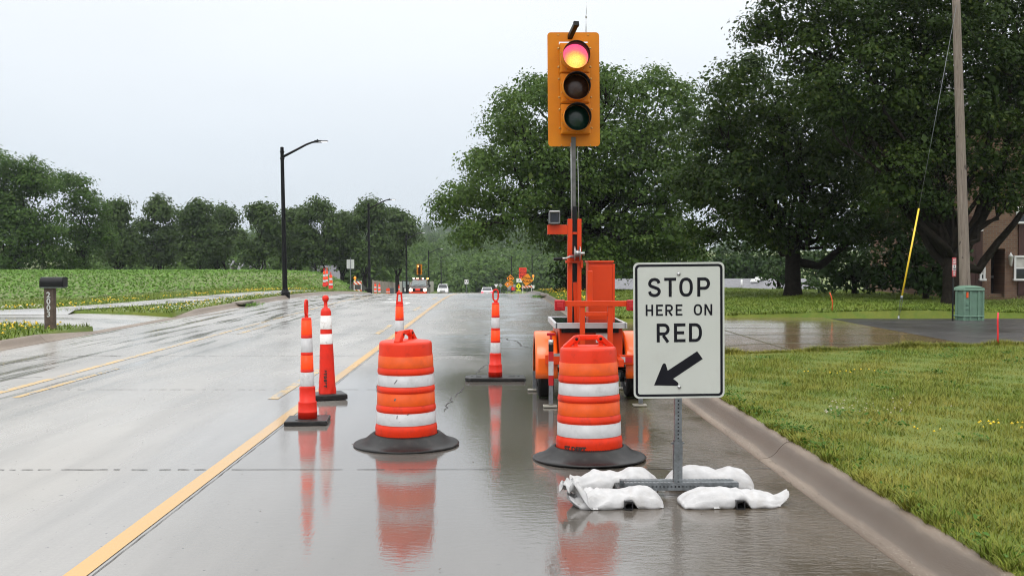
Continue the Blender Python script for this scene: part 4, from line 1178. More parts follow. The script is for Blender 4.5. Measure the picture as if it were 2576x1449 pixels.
def channelizer(label, loc, hrot, plate, prot, tilt=(0, 0), kind='loop', group='tube channelizers with striped sleeves in the lane'):
    t = thing('channelizer_post', label, 'channelizer', loc, 0, group)
    z0 = .042
    pm = MB()
    if plate == 'square':
        pl, pw = .205, .205
        poly = [(-pl, -pw), (pl, -pw), (pl, pw), (-pl, pw)]
    else:
        pl, pw = .40, .20
        poly = [(-pl + .07, -pw), (pl - .02, -pw), (pl, -pw + .03), (pl, pw - .03), (pl - .02, pw), (-pl + .07, pw), (-pl, pw - .09), (-pl, -pw + .09)]
    n = len(poly)
    c, s = math.cos(prot), math.sin(prot)
    def q(p, k, z): x, y = p[0] * k, p[1] * k; return (x * c - y * s, x * s + y * c, z)
    vs = [q(p, 1, 0) for p in poly] + [q(p, 1, .036) for p in poly] + [q(p, .965, .044) for p in poly]
    fs = [tuple(reversed(range(n))), tuple(range(2 * n, 3 * n))]
    for a in range(2):
        for i in range(n): fs.append((a * n + i, a * n + (i + 1) % n, (a + 1) * n + (i + 1) % n, (a + 1) * n + i))
    pm.add(vs, fs)
    for (ax, ay, lx, ly) in ((-.03, -.135, .15, .018), (.02, .135, .15, .018)) if plate == 'square' else ((-.22, -.02, .07, .10), (.22, .02, .09, .10), (-.31, 0, .03, .03), (.31, .02, .03, .03)):
        for r_ in ((-1, -1, 1, -1), (1, -1, 1, 1), (1, 1, -1, 1), (-1, 1, -1, -1)):
            a = q((ax + r_[0] * lx / 2, ay + r_[1] * ly / 2), 1, .0445); b = q((ax + r_[2] * lx / 2, ay + r_[3] * ly / 2), 1, .0445)
            pm.bar(a, b, .008, .006)
    pm.build('base_plate', M['rubber'], t, bevel=.004, seg=1)
    b = MB()
    b.lathe([(.0, z0), (.093, z0), (.0925, .105), (.0945, .108), (.0905, .112), (.089, .20), (.0895, .206), (.078, .21), (.0765, .345), (.0775, .352), (.0665, .355), (.0625, .502), (.0645, .506), (.0645, .516), (.0615, .52), (.0575, .668), (.0595, .672), (.0595, .684), (.0565, .688), (.053, .835), (.055, .839), (.055, .851), (.052, .855), (.0475, 1.01), (.047, 1.022), (.04, 1.03), (0, 1.031)], 40)
    b.build('post', M['cone'], t)
    for za, zb, ra, rb_, mm in ((.361, .497, .0663, .0628, 'sheet_white'), (.526, .663, .0612, .0578, 'fluor'), (.693, .830, .0562, .0533, 'sheet_white'), (.862, 1.008, .0518, .0477, 'fluor')):
        r = MB(); ring(r, ra, za, rb_, zb, 40, 0, .0016); r.build('reflective_sleeve', M[mm], t)
    h = MB(); R_ = Matrix.Rotation(hrot, 4, 'Z')
    if kind == 'loop':
        pts = []
        for k in range(28):
            a = 2 * math.pi * k / 28
            x = .036 * math.copysign(abs(math.cos(a)) ** .6, math.cos(a)); z = 1.128 + .072 * math.copysign(abs(math.sin(a)) ** .8, math.sin(a))
            pts.append(R_ @ Vector((x, 0, z)))
        h.tube(pts, .0115, 8, closed=True); h.tube([R_ @ Vector((0.006, 0, 1.02)), R_ @ Vector((0, 0, 1.064))], .019, 10)
        h.tube([R_ @ Vector((-.02, -.006, 1.035)), R_ @ Vector((.03, .006, 1.035))], .012, 8)
    else:
        for s_ in (-1, 1): h.bar(R_ @ Vector((s_ * .036, 0, 1.02)), R_ @ Vector((s_ * .021, 0, 1.185)), .022, .022, 0, R_ @ Vector((0, 1, 0)))
        h.bar(R_ @ Vector((-.036, 0, 1.175)), R_ @ Vector((.036, 0, 1.175)), .028, .03); h.bar(R_ @ Vector((-.04, 0, 1.045)), R_ @ Vector((.04, 0, 1.045)), .03, .05)
        h.cyl(R_ @ Vector((0, 0, 1.02)), R_ @ Vector((0, 0, 1.05)), .03, 10)
    h.build('handle', M['cone'], t, bevel=.004 if kind != 'loop' else 0, seg=1)
    t.rotation_euler = (tilt[0], tilt[1], 0)
    return t
def at_road(px, Y): return (P(px, 800, Y).x, Y, float(zroad(Y)) + 0.004)
channelizer('nearest tube channelizer standing on the yellow line, handle edge-on, square base', at_road(773, 10.25), rad(84), 'square', rad(4), (0, rad(-.5)))
channelizer('tube channelizer half hidden behind the left drum, tapered slotted handle', at_road(1005, 13.25), rad(6), 'long', rad(78), (0, 0), 'slot')
channelizer('tube channelizer on a long black base beside the trailer wheel, open loop handle', at_road(1246, 13.9), rad(12), 'long', rad(0), (0, rad(.2)))

t = thing('traffic_cone', 'tall red cone with scuffed white collar and round knob top, square base', 'traffic cone', at_road(823, 12.05), 0)
b = MB()
c, s = math.cos(rad(18)), math.sin(rad(18))
poly = [(x * c - y * s, x * s + y * c) for x, y in ((-.20, -.19), (.20, -.19), (.20, .19), (-.20, .19))]
vs = [(x, y, 0) for x, y in poly] + [(x, y, .05) for x, y in poly] + [(x * .95, y * .95, .062) for x, y in poly]
b.add(vs, [(3, 2, 1, 0), (8, 9, 10, 11)] + [(a * 4 + i, a * 4 + (i + 1) % 4, a * 4 + 4 + (i + 1) % 4, a * 4 + 4 + i) for a in range(2) for i in range(4)])
b.build('base_plate', M['rubber'], t, bevel=.004, seg=1)
prof = [(.098, .06)] + [(.098 - .040 * i / 24, .06 + .94 * i / 24) for i in range(1, 25)] + [(.055, 1.01), (.045, 1.035), (.022, 1.05), (.02, 1.10), (.022, 1.115), (.034, 1.13), (.040, 1.15), (.036, 1.172), (.022, 1.188), (0, 1.192)]
cn = MB(); n = 44; vs, fs = [], []
rc = np.random.default_rng(3)
for i, (r, z) in enumerate(prof):
    for k in range(n):
        a = 2 * math.pi * k / n
        dent = (.006 * math.sin(3 * a + z * 26) + .004 * math.sin(7 * a - z * 40)) * max(0, 1 - (z - .06) / .22) if z < .3 else 0
        dent += .001 * math.sin(4 * a + z * 14)
        vs.append(((r + dent) * math.cos(a), (r + dent) * math.sin(a), z))
for i in range(len(prof) - 1):
    for k in range(n): fs.append((i * n + k, i * n + (k + 1) % n, (i + 1) * n + (k + 1) % n, (i + 1) * n + k))
cn.add(vs, fs, 0, True).build('cone_body', M['cone'], t)
crf = lambda z: .098 - .040 * (z - .06) / .94
scuffed = mat('scuffed_white_sheeting', (0.66, 0.65, 0.63), 0.4, var=0.05, scale=20, dirt=(0.20, 0.12, 0.10), dscale=22, damt=0.75)
for za, zb in ((.63, .745), (.80, .955)):
    r = MB(); ring(r, crf(za), za, crf(zb), zb, 44, 0, .003); r.build('reflective_collar', scuffed, t)
v, f = wrap_text('S T D E P T', .040, .1, .235, rad(-4), .004, True, lambda z: crf(z) + .0085)
MB().add(v, f).build('stencil_lettering', M['stencil'], t, recalc=False)
t.rotation_euler = (rad(-.6), rad(-1.0), 0)

# ------------------------------------------------------------------ STOP HERE ON RED sign
SY = 7.03
sx = P(1706, 830, SY).x
sign = thing('road_sign', 'white STOP HERE ON RED sign on a perforated post between sandbags', 'road sign', (sx, SY, 0))
zt, zb = P(1706, 660, SY).z, P(1706, 1000, SY).z
W2 = (P(1820, 830, SY).x - P(1592, 830, SY).x) / 2
SH = zt - zb
ZC = (zt + zb) / 2
TILT = Matrix.Translation((0, -.032, ZC)) @ Matrix.Rotation(rad(-0.6), 4, 'Y') @ Matrix.Rotation(rad(0.8), 4, 'X')
def rrect(hw, hh, r, n=7):
    pts = []
    for cx, cz, a0 in ((hw - r, hh - r, 0), (-hw + r, hh - r, 90), (-hw + r, -hh + r, 180), (hw - r, -hh + r, 270)):
        for i in range(n + 1):
            a = rad(a0 + 90 * i / n); pts.append((cx + r * math.cos(a), cz + r * math.sin(a)))
    return pts
MB().prism(rrect(W2, SH / 2, .036), .003, 0, TILT).build('panel', M['signwhite'], sign)
def zx(px): return (px - 464) / 888 * 2 * W2          # sign layout, left to right
def zz(py): return (753.5 - py) / 1317 * SH
brd = MB()
o_, i_ = rrect(W2 - .0125, SH / 2 - .0125, .030), rrect(W2 - .029, SH / 2 - .0285, .016)
n = len(o_)
brd.add([(p[0], -.0012, p[1]) for p in o_] + [(p[0], -.0012, p[1]) for p in i_], [(k, (k + 1) % n, n + (k + 1) % n, n + k) for k in range(n)], 0, False, TILT)
brd.build('border', M['signblack'], sign, recalc=False)

def ribbon(mb, pts, w, closed=False, M_=None, y=-.0012):
    pts = [Vector((p[0], p[1])) for p in pts]; n = len(pts); L, R = [], []
    for i in range(n):
        a = pts[i - 1] if (i > 0 or closed) else pts[i]; b = pts[(i + 1) % n] if (i < n - 1 or closed) else pts[i]
        d1 = (pts[i] - a); d2 = (b - pts[i])
        if d1.length < 1e-9: d1 = d2
        if d2.length < 1e-9: d2 = d1
        d1.normalize(); d2.normalize()
        n1 = Vector((-d1.y, d1.x)); n2 = Vector((-d2.y, d2.x)); m = (n1 + n2)
        m.normalize(); k = 1 / max(0.5, m.dot(n1))
        L.append(pts[i] + m * k * w / 2); R.append(pts[i] - m * k * w / 2)
    vs = [(p.x, y, p.y) for p in L] + [(p.x, y, p.y) for p in R]
    fs = [(i, (i + 1) % n, n + (i + 1) % n, n + i) for i in range(n if closed else n - 1)]
    mb.add(vs, fs, 0, False, M_)
def catmull(pts, k=6):
    out = []
    P_ = [Vector(p) for p in pts]; P_ = [P_[0] * 2 - P_[1]] + P_ + [P_[-1] * 2 - P_[-2]]
    for i in range(1, len(P_) - 2):
        for j in range(k):
            t_ = j / k; a, b, c_, d_ = P_[i - 1:i + 3]
            out.append(0.5 * ((2 * b) + (c_ - a) * t_ + (2 * a - 5 * b + 4 * c_ - d_) * t_ ** 2 + (3 * b - a - 3 * c_ + d_) * t_ ** 3))
    out.append(P_[-2]); return out
def letter(mb, ch, x0, x1, y0, y1, w, M_=None, y=-.0012):
    """highway-style stroke letters"""
    h = w / 2; l, r, b, t_ = x0 + h, x1 - h, y0 + h, y1 - h; m = (y0 + y1) / 2; cx = (x0 + x1) / 2
    def st(*p, **k): ribbon(mb, p, w, k.get('closed', False), M_, y - .0001 * len(mb.f) / 4000)
    def arc(cx_, cy_, rx, ry, a0, a1, n=12, e=1.0): return [(cx_ + rx * math.copysign(abs(math.cos(rad(a0 + (a1 - a0) * i / n))) ** e, math.cos(rad(a0 + (a1 - a0) * i / n))), cy_ + ry * math.copysign(abs(math.sin(rad(a0 + (a1 - a0) * i / n))) ** e, math.sin(rad(a0 + (a1 - a0) * i / n)))) for i in range(n + 1)]
    if ch == 'T': st((x0, t_), (x1, t_)); st((cx, t_ - h), (cx, y0))
    elif ch == 'H': st((l, y0), (l, y1)); st((r, y0), (r, y1)); st((l + h, m), (r - h, m))
    elif ch == 'E': st((l, y0), (l, y1)); st((l + h, t_), (x1, t_)); st((l + h, m), (x1 - .12 * (x1 - x0), m)); st((l + h, b), (x1, b))
    elif ch == 'N': st((l, y0), (l, y1)); st((r, y0), (r, y1)); st((l + h * .4, y1 - h * .6), (r - h * .4, y0 + h * .6))
    elif ch == 'O': st(*arc(cx, m, (r - l) / 2, (t_ - b) / 2, 0, 360, 36, .82)[:-1], closed=True)
    elif ch == 'D': st((l, y0), (l, y1)); k = (r - l) * .55; st((l + h, t_), (r - k, t_), *arc(r - k, m, k, (t_ - b) / 2, 80, -80, 14, .85), (r - k, b), (l + h, b))
    elif ch in 'PR':
        st((l, y0), (l, y1)); q = b + (t_ - b) * (.44 if ch == 'R' else .42); k = (r - l) * .42
        st((l + h, t_), (r - k, t_), *arc(r - k, (t_ + q) / 2, k, (t_ - q) / 2, 75, -75, 12), (r - k, q), (l + h, q))
        if ch == 'R': st((cx, q - h), (x1 - h * 1.0, y0))
    elif ch == 'S':
        u = [(.97, .76), (.83, .935), (.5, 1.0), (.17, .93), (.02, .75), (.13, .60), (.5, .505), (.87, .40), (.99, .245), (.84, .065), (.5, 0), (.14, .07), (.0, .25)]
        st(*[tuple(v) for v in catmull([(l + (r - l) * a, b + (t_ - b) * c_) for a, c_ in u], 4)])
    elif ch == 'U': st((l, y1), (l, b + (r - l) / 2), *arc(cx, b + (r - l) / 2, (r - l) / 2, (r - l) / 2, 190, 350), (r, b + (r - l) / 2), (r, y1))
    elif ch == 'A': st((l, y0), (cx, y1 - h * .3)); st((cx, y1 - h * .3), (r, y0)); st((l + .2 * (r - l), b + .27 * (t_ - b)), (r - .2 * (r - l), b + .27 * (t_ - b)))
    elif ch == 'G': st(*arc(cx, m, (r - l) / 2, (t_ - b) / 2, 40, 345, 24, .85), (r, m - .02), (cx + .1 * (r - l), m - .02))
    elif ch == '1': st((cx, y0), (cx, y1)); st((cx, y1 - h), (l, y1 - .25 * (y1 - y0)))
    elif ch == '5': st((r, t_), (l, t_), (l, m + h * .5)); st(*[tuple(v) for v in catmull([(l, m + .02), (cx, m + .08 * (t_ - b)), (r, m - .2 * (t_ - b)), (cx, b), (l, b + .15 * (t_ - b))], 5)])
leg = MB()
for ch, a, b_ in (('S', 163, 289), ('T', 322, 437), ('O', 468, 600), ('P', 643, 768)): letter(leg, ch, zx(a), zx(b_), zz(428), zz(243), .0205, TILT)
for ch, a, b_ in (('H', 140, 213), ('E', 241, 308), ('R', 331, 405), ('E', 432, 498), ('O', 608, 690), ('N', 712, 789)): letter(leg, ch, zx(a), zx(b_), zz(610), zz(501), .0125, TILT)
for ch, a, b_ in (('R', 246, 372), ('E', 415, 527), ('D', 561, 688)): letter(leg, ch, zx(a), zx(b_), zz(867), zz(685), .0205, TILT)
leg.build('lettering', M['signblack'], sign, recalc=False)
ar = [(640, 957), (695, 1033), (405, 1222), (448, 1256), (456, 1270), (455, 1282), (444, 1290), (430, 1291), (218, 1284), (300, 1086), (308, 1075), (318, 1071), (328, 1074), (335, 1083), (352, 1142)]
MB().add([(zx(a), -.0012, zz(b_)) for a, b_ in ar], [(0, 1, 2, 14), tuple(range(2, 15))], 0, False, TILT).build('arrow', M['signblack'], sign, recalc=False)
bl_ = MB()
for a, b_ in ((463, 207), (464, 1303)):
    c_ = TILT @ Vector((zx(a), 0, zz(b_))); bl_.tube([c_, c_ + Vector((0, -.004, 0))], .012, 14); bl_.tube([c_ + Vector((0, -.004, 0)), c_ + Vector((0, -.010, 0))], .007, 6)
bl_.build('bolt', M['steel'], sign)

def perf(mb, p0, ax, n_ax, length, w, pitch=.0254, hole=.0105):
    """perforated face: strip of real square holes; p0 lower left corner, ax along, n_ax across"""
    p0, ax, cr = Vector(p0), Vector(ax), Vector(n_ax)
    e_ = (w - hole) / 2; k = int(length / pitch)
    def qd(a0, a1, c0, c1): mb.add([p0 + ax * a0 + cr * c0, p0 + ax * a0 + cr * c1, p0 + ax * a1 + cr * c1, p0 + ax * a1 + cr * c0], [(0, 1, 2, 3)])
    qd(0, length, 0, e_); qd(0, length, e_ + hole, w)
    a = 0
    for i in range(k):
        hs = i * pitch + (pitch - hole) / 2
        qd(a, hs, e_, e_ + hole); a = hs + hole
    qd(a, length, e_, e_ + hole)
def ptube(mb, a, ax, length, w, sides=('f', 's', 'b')):
    """square perforated tube along ax (unit), a = centre of start end"""
    a, ax = Vector(a), Vector(ax)
    u = Vector((1, 0, 0)) if abs(ax.z) > .5 else (Vector((0, 0, 1)))
    v = ax.cross(u).normalized()
    for s_ in (-1, 1):
        perf(mb, a + v * s_ * w / 2 - u * w / 2, ax, u, length, w)
        perf(mb, a + u * s_ * w / 2 - v * w / 2, ax, v, length, w)
    return mb
yb_ = 0.0
p = MB(); ptube(p, (0, 0, .10), (0, 0, 1), zt - .13, .047); po_ = p.build('post', M['galv'], sign, recalc=False)
MB().box((0, 0, zt / 2), (.040, .040, zt - .1)).build('hole_shade_core', M['black'], po_)  # black box added inside the tube, its colour makes the holes read as shaded
p = MB(); ptube(p, (0, 0, .085), (0, 0, 1), .285, .057); p.bar((-.045, 0, .355), (.045, 0, .355), .012, .012); p.build('post_sleeve', M['galv'], sign, recalc=False)
xl, xr = P(1564, 1220, SY).x - sx, P(1849, 1220, SY).x - sx
zlo, zhi = P(1706, 1232, SY - .03).z, P(1706, 1207, SY - .03).z
for dy, dz, dx in ((-.030, 0, .012), (.032, .004, -.008)):
    p = MB(); ptube(p, (xl + dx, dy, zlo + .028 + dz), (1, 0, 0), xr - xl, .052); p.build('cross_rail', M['galv'], sign, recalc=False)
for px in (1579, 1859):
    x_ = P(px, 1275, 6.66).x - sx
    p = MB(); y0, y1, w_, z_ = -.425, .40, .055, .030
    for (cx_, cz_, sw, sh) in ((0, w_ / 2 - .003, w_, .006), (0, -w_ / 2 + .003, w_, .006), (w_ / 2 - .003, 0, .006, w_ - .012), (-w_ / 2 + .003, 0, .006, w_ - .012)):
        p.box((x_ + cx_, (y0 + y1) / 2, z_ + cz_), (sw, y1 - y0, sh))
    p.build('leg', mat('dark_square_tube', (.03, .03, .032), .4, .5) if px == 1579 else bpy.data.materials['dark_square_tube'], sign)

# sandbags: sand-filled sacks slung over the legs of the stand
def sandbag(label, loc, rot, L, W, Hh, saddle, seed, neck=0, bunch=0.0):
    r = np.random.default_rng(seed)
    nu, nv = 64, 40
    ph = r.uniform(0, 6.28, 16)
    vs, fs = [], []
    for i in range(nu + 1):
        u = -1 + 2 * i / nu
        au = abs(u)
        fill = max(0.0, 1 - au ** 3.6) ** .55 * (1 - .16 * math.exp(-((u - saddle) / .16) ** 2)) * (1 + .10 * math.sin(4.2 * u + ph[6]))                   # how full the sack is along its length
        if neck and u * neck > .45:                             # loose empty cloth behind the sand
            q = (u * neck - .45) / .55
            fill = fill * (1 - q) + (.30 - .22 * q) * q
        wd = W / 2 * (.88 + .12 * (1 - au ** 4)) * (1 - .10 * math.exp(-((u - saddle) / .2) ** 2))
        if neck and u * neck > .6: wd *= 1 - .45 * (u * neck - .6) / .4
        hh = Hh * fill * (1 + .10 * math.sin(2.3 * u + ph[0])) + .006
        arch = .064 * math.exp(-((u - saddle) / .125) ** 4)
        tip = .05 * max(0, (u * neck - .75) / .25) ** 1.5 if neck else 0
        for j in range(nv):
            a = 2 * math.pi * j / nv
            ca, sa = math.cos(a), math.sin(a)
            y_ = wd * math.copysign(abs(ca) ** .80, ca)
            if sa > 0: z_ = arch + max(hh - arch, .032) * sa ** .85
            else: z_ = .002 + arch * .98 * min(1, abs(sa) * 3)
            fold = 0
            if sa > .08:
                e_ = max(0, au - .35)
                fold += (.010 * e_ + .002) * math.sin(11 * a + ph[1] + 2.5 * u) * (1 if not bunch else 1.4)
                fold += .0035 * math.sin(17 * u + 3 * ca + ph[2])
                if bunch and u * neck > .1:
                    k = min(1, (u * neck - .1) / .35)
                    fold += bunch * k * .030 * (1 - abs(math.sin(4.3 * a + 5 * u + ph[3]))) + bunch * k * .020 * (1 - abs(math.sin(7 * u + 2 * a + ph[4]))) - bunch * k * .015
            x_ = u * L / 2 * (1 - .035 * abs(ca) ** 3 * (au > .8))
            vs.append((x_, y_ * (1 + .03 * math.sin(5 * u + ph[9])), max(.002, z_ + fold * min(1, fill * 2.5 + .2) + tip)))
    for i in range(nu):
        for j in range(nv): fs.append((i * nv + j, i * nv + (j + 1) % nv, (i + 1) * nv + (j + 1) % nv, (i + 1) * nv + j))
    fs.append(tuple(reversed(range(nv)))); fs.append(tuple(range(nu * nv, (nu + 1) * nv)))
    o = MB().add(vs, fs, 0, True).build('sandbag', M['bag'])
    o.location = loc; o.rotation_euler = (0, 0, rot)
    tex = bpy.data.textures.new('sack_folds', 'CLOUDS'); tex.noise_scale = .09; tex.noise_depth = 2
    dm = o.modifiers.new('folds', 'DISPLACE'); dm.texture = tex; dm.strength = .014; dm.mid_level = .5; dm.texture_coords = 'LOCAL'
    if bunch > .6:                                              # the bunched mouth of the sack, folded back and standing up
        b = MB(); n1, n2 = 15, 16; vs, fs = [], []
        for i in range(n1):
            t_ = i / (n1 - 1)
            for k in range(n2):
                w_ = k / (n2 - 1) - .5
                x_ = neck * (L * .30 + t_ * .15 + .03 * math.sin(7 * w_ + ph[5]))
                z_ = .055 + .095 * math.sin(t_ * 2.2) + .035 * (1 - 2 * abs(math.sin(9 * w_ + 3 * t_ + ph[6]))) - .10 * abs(w_) * (1 - t_)
                y_ = w_ * (.22 + .08 * math.sin(5 * t_)) + .02 * math.sin(6 * t_ + ph[7])
                vs.append((x_, y_, max(.01, z_)))
        for i in range(n1 - 1):
            for k in range(n2 - 1): fs.append((i * n2 + k, i * n2 + k + 1, (i + 1) * n2 + k + 1, (i + 1) * n2 + k))
        c_ = b.add(vs, fs, 0, True).build('loose_mouth', M['bag'], o, recalc=False)
        sm_ = c_.modifiers.new('cloth', 'SOLIDIFY'); sm_.thickness = .004
    return tag(o, label, 'sandbag', 'sandbags weighing down the sign stand')
lx, rx = P(1579, 1275, 6.66).x, P(1859, 1275, 6.66).x
sandbag('front left sandbag with its loose neck bunched up towards the drum', (lx - .075, 6.755, 0), rad(4), .62, .27, .108, .26, 51, -1, 1.0)
sandbag('front right sandbag, flattest and longest, tail pointing at the kerb', (rx - .01, 6.765, 0), rad(3), .72, .27, .098, .06, 52, 1, .25)
sandbag('rear left sandbag mostly hidden behind the bunched front one', (lx - .02, 7.27, 0), rad(-8), .62, .25, .125, .1, 53, -1, .35)
sandbag('rear right sandbag lying behind the sign post and cross rail', (rx - .07, 7.28, 0), rad(-3), .62, .26, .135, .2, 54, 0, 0)

# ------------------------------------------------------------------ portable signal trailer
TY = 12.1
tb0 = P(1445, 900, TY)
trl = thing('signal_trailer', 'orange portable traffic signal trailer showing a red light', 'traffic signal', (tb0.x, TY, 0.003))
TB = Vector((tb0.x, TY, 0.003))
def T(px, py, Y): return P(px, py, Y) - TB
def tbox(mb, x0, x1, y0, y1, Y, dep, m=0):
    a, b = T(x0, y1, Y), T(x1, y0, Y)
    mb.box(((a.x + b.x) / 2, a.y + dep / 2, (a.z + b.z) / 2), (b.x - a.x, dep, b.z - a.z), m)
o = M['trailer']
# mast tower
b = MB()
tbox(b, 1428, 1440, 551, 812, 12.05, .10); tbox(b, 1452, 1463, 551, 812, 12.05, .10)
tbox(b, 1440, 1452, 584, 590, 12.06, .05); tbox(b, 1440, 1452, 648, 655, 12.06, .05)
tbox(b, 1424, 1467, 655, 662, 12.02, .16); tbox(b, 1428, 1432, 662, 672, 12.02, .06); tbox(b, 1461, 1467, 655, 674, 12.01, .03)
b.bar(T(1450, 812, 12.10), T(1446, 710, 12.10), .05, .05)
b.build('mast_frame', o, trl, bevel=.004)
b = MB(); tbox(b, 1440.5, 1451.5, 520, 812, 12.09, .055); b.build('mast_sleeve', M['black'], trl)
b = MB(); tbox(b, 1437, 1448.5, 345, 528, 12.20, .06); b.build('mast', M['mast'], trl, bevel=.004)
b = MB(); b.tube([T(1436.3, 360, 12.19), T(1436.8, 450, 12.19), T(1438, 560, 12.15)], .004, 6); b.tube([T(1453, 372, 12.2), T(1455, 480, 12.2), T(1456, 555, 12.15)], .003, 5); b.build('cable', M['alu'], trl)
# bracket with detector camera
b = MB(); tbox(b, 1378, 1428, 570, 590, 12.05, .012); tbox(b, 1378, 1428, 566, 570.5, 12.05, .16); tbox(b, 1378, 1380, 570, 590, 12.062, .14); b.build('bracket', o, trl, bevel=.003)
b = MB()
a0, a1 = T(1381, 564, 11.98), T(1409, 532, 11.98); cx_, cz_, w_, h_ = (a0.x + a1.x) / 2, (a0.z + a1.z) / 2, a1.x - a0.x, a1.z - a0.z
b.box((cx_, a0.y + .11, cz_), (w_ * .9, .2, h_ * .86))
for s_ in (-1, 1): b.box((cx_ + s_ * w_ * .44, a0.y + .0, cz_), (w_ * .12, .05, h_ * .96)); b.box((cx_, a0.y + .0, cz_ + s_ * h_ * .43), (w_ * .76, .05, h_ * .14))
dc = b.build('detector_camera', mat('grey_plastic', (.13, .135, .14), .45), trl, bevel=.006)
MB().box((cx_, a0.y + .004, cz_), (w_ * .66, .012, h_ * .62)).build('camera_lens', M['solar'], dc)
b = MB(); b.box((cx_, a0.y + .06, cz_ + h_ * .5), (w_ * .86, .22, .012)); b.build('camera_hood', M['white'], dc)
b = MB()
b.tube([T(1388, 590, 12.12), T(1392, 600, 12.12), T(1403, 608, 12.1), T(1416, 605, 12.1), T(1424, 594, 12.1)], .006, 6); b.tube([T(1400, 590, 12.1), T(1405, 600, 12.1), T(1418, 600, 12.1), T(1424, 585, 12.1)], .005, 6)
b.build('camera_cable', M['black'], trl)
# winch
b = MB(); c0 = T(1452, 638, 11.98)
for dx in (-.03, .03): b.tube([c0 + Vector((dx - .004, 0, 0)), c0 + Vector((dx + .004, 0, 0))], .085, 24)
b.tube([c0 - Vector((.03, 0, 0)), c0 + Vector((.03, 0, 0))], .04, 14); b.tube([c0 + Vector((.02, -.01, 0)), c0 + Vector((.085, -.01, 0))], .018, 10)
wn_ = b.build('winch', M['steel'], trl)
b = MB(); b.tube([T(1444, 646, 11.95), T(1432, 646, 11.93), T(1425, 650, 11.9), T(1412, 651, 11.88)], .012, 8); b.build('winch_handle', M['steel'], wn_)
b = MB(); b.tube([T(1414, 651, 11.88), T(1393, 652.5, 11.86)], .019, 10); b.build('winch_grip', M['black'], wn_)
b = MB(); tbox(b, 1433, 1444, 641, 651, 11.95, .06); b.build('winch_gear', M['redtape'], wn_, bevel=.004)
# control cabinet
b = MB(); tbox(b, 1480, 1542, 660, 812, 12.35, .34); cab = b.build('control_cabinet', o, trl, bevel=.006)
b = MB(); tbox(b, 1478, 1545, 656, 661, 12.33, .38); b.build('cabinet_lid', o, cab, bevel=.004)
b = MB(); tbox(b, 1482, 1541, 668, 806, 12.338, .014); b.build('cabinet_door', o, cab, bevel=.004)
b = MB(); tbox(b, 1541, 1547, 664, 812, 12.34, .05); b.build('door_flange', o, cab, bevel=.003)
b = MB(); tbox(b, 1476.5, 1481, 715, 745, 12.36, .03); b.build('cabinet_latch', o, cab, bevel=.003)
# rear light bar
b = MB()
tbox(b, 1420, 1598, 757, 771, 11.42, .05); tbox(b, 1459, 1472, 771, 872, 11.43, .05); tbox(b, 1529, 1542, 768, 872, 11.43, .05); tbox(b, 1478, 1491, 681, 757, 11.45, .05); tbox(b, 1472, 1529, 785, 796, 11.44, .04)
b.build('light_bar', o, trl, bevel=.004)
for x0, x1 in ((1395, 1422), (1577, 1604)):
    b = MB(); tbox(b, x0, x1, 754.5, 782, 11.38, .075); tl = b.build('tail_light', M['redlens'], trl, bevel=.014, seg=3)
    b = MB(); tbox(b, x0 + 6, x1 - 6, 761, 775, 11.374, .012); b.build('reflector', M['redtape'], tl, bevel=.003)
# body box with the flat solar panel
b = MB(); tbox(b, 1407, 1566, 826, 905, 11.72, 1.25); b.build('body', o, trl, bevel=.008)
b = MB(); tbox(b, 1499, 1536, 838, 862, 11.714, .008); b.build('document_plate', M['white'], trl)
b = MB()
z0 = T(1470, 826, 11.6).z; xa, xb = T(1398, 820, 11.6).x, T(1574, 820, 11.6).x; ya, yb2 = 11.6 - TY, 12.95 - TY
ft = .032
b.box(((xa + xb) / 2, ya, z0 + .03), (xb - xa, ft, .062)); b.box(((xa + xb) / 2, yb2, z0 + .03), (xb - xa, ft, .062))
for x_ in (xa, xb): b.box((x_, (ya + yb2) / 2, z0 + .03), (ft, yb2 - ya + ft, .062))
sp_ = b.build('solar_frame', M['alu'], trl, bevel=.003)
MB().box(((xa + xb) / 2, (ya + yb2) / 2, z0 + .045), (xb - xa - ft, yb2 - ya - ft, .02)).build('solar_panel', M['solar'], sp_)
b = MB(); b.box(((xa + xb) / 2, (ya + yb2) / 2 + .02, z0 - .03), (xb - xa - .14, yb2 - ya - .1, .05)); b.build('panel_tray', M['black'], trl)
# chassis rails
b = MB()
tbox(b, 1556, 1620, 893, 917, 11.62, .06); tbox(b, 1372, 1420, 893, 917, 11.62, .06); tbox(b, 1420, 1556, 900, 915, 11.62, .06)
for px in (1424, 1552): 
    q = T(px, 905, 11.7); b.box((q.x, .4, q.z), (.06, 2.4, .08))
b.box((.05, 2.0, T(1445, 905, 11.7).z), (.07, 1.5, .08))
b.build('chassis', o, trl, bevel=.004)
b = MB(); tbox(b, 1556, 1573, 898, 911, 11.612, .006); tbox(b, 1408, 1420, 898, 911, 11.612, .006); b.build('white_tape', M['sheet_white'], trl)
b = MB(); tbox(b, 1573, 1590, 898, 911, 11.612, .006); b.build('red_tape', M['redtape'], trl)
b = MB()
for px in (1420, 1560): 
    q = T(px, 950, 12.0)
    b.box((q.x, 0, q.z + .06), (.05, .7, .05)); b.box((q.x + .04, .1, q.z + .02), (.05, .12, .16))
q0, q1 = T(1375, 955, 12.05), T(1602, 955, 12.05); b.tube([(q0.x, 0.02, .32), (q1.x, .02, .32)], .03, 10)
b.build('axle', M['black'], trl)
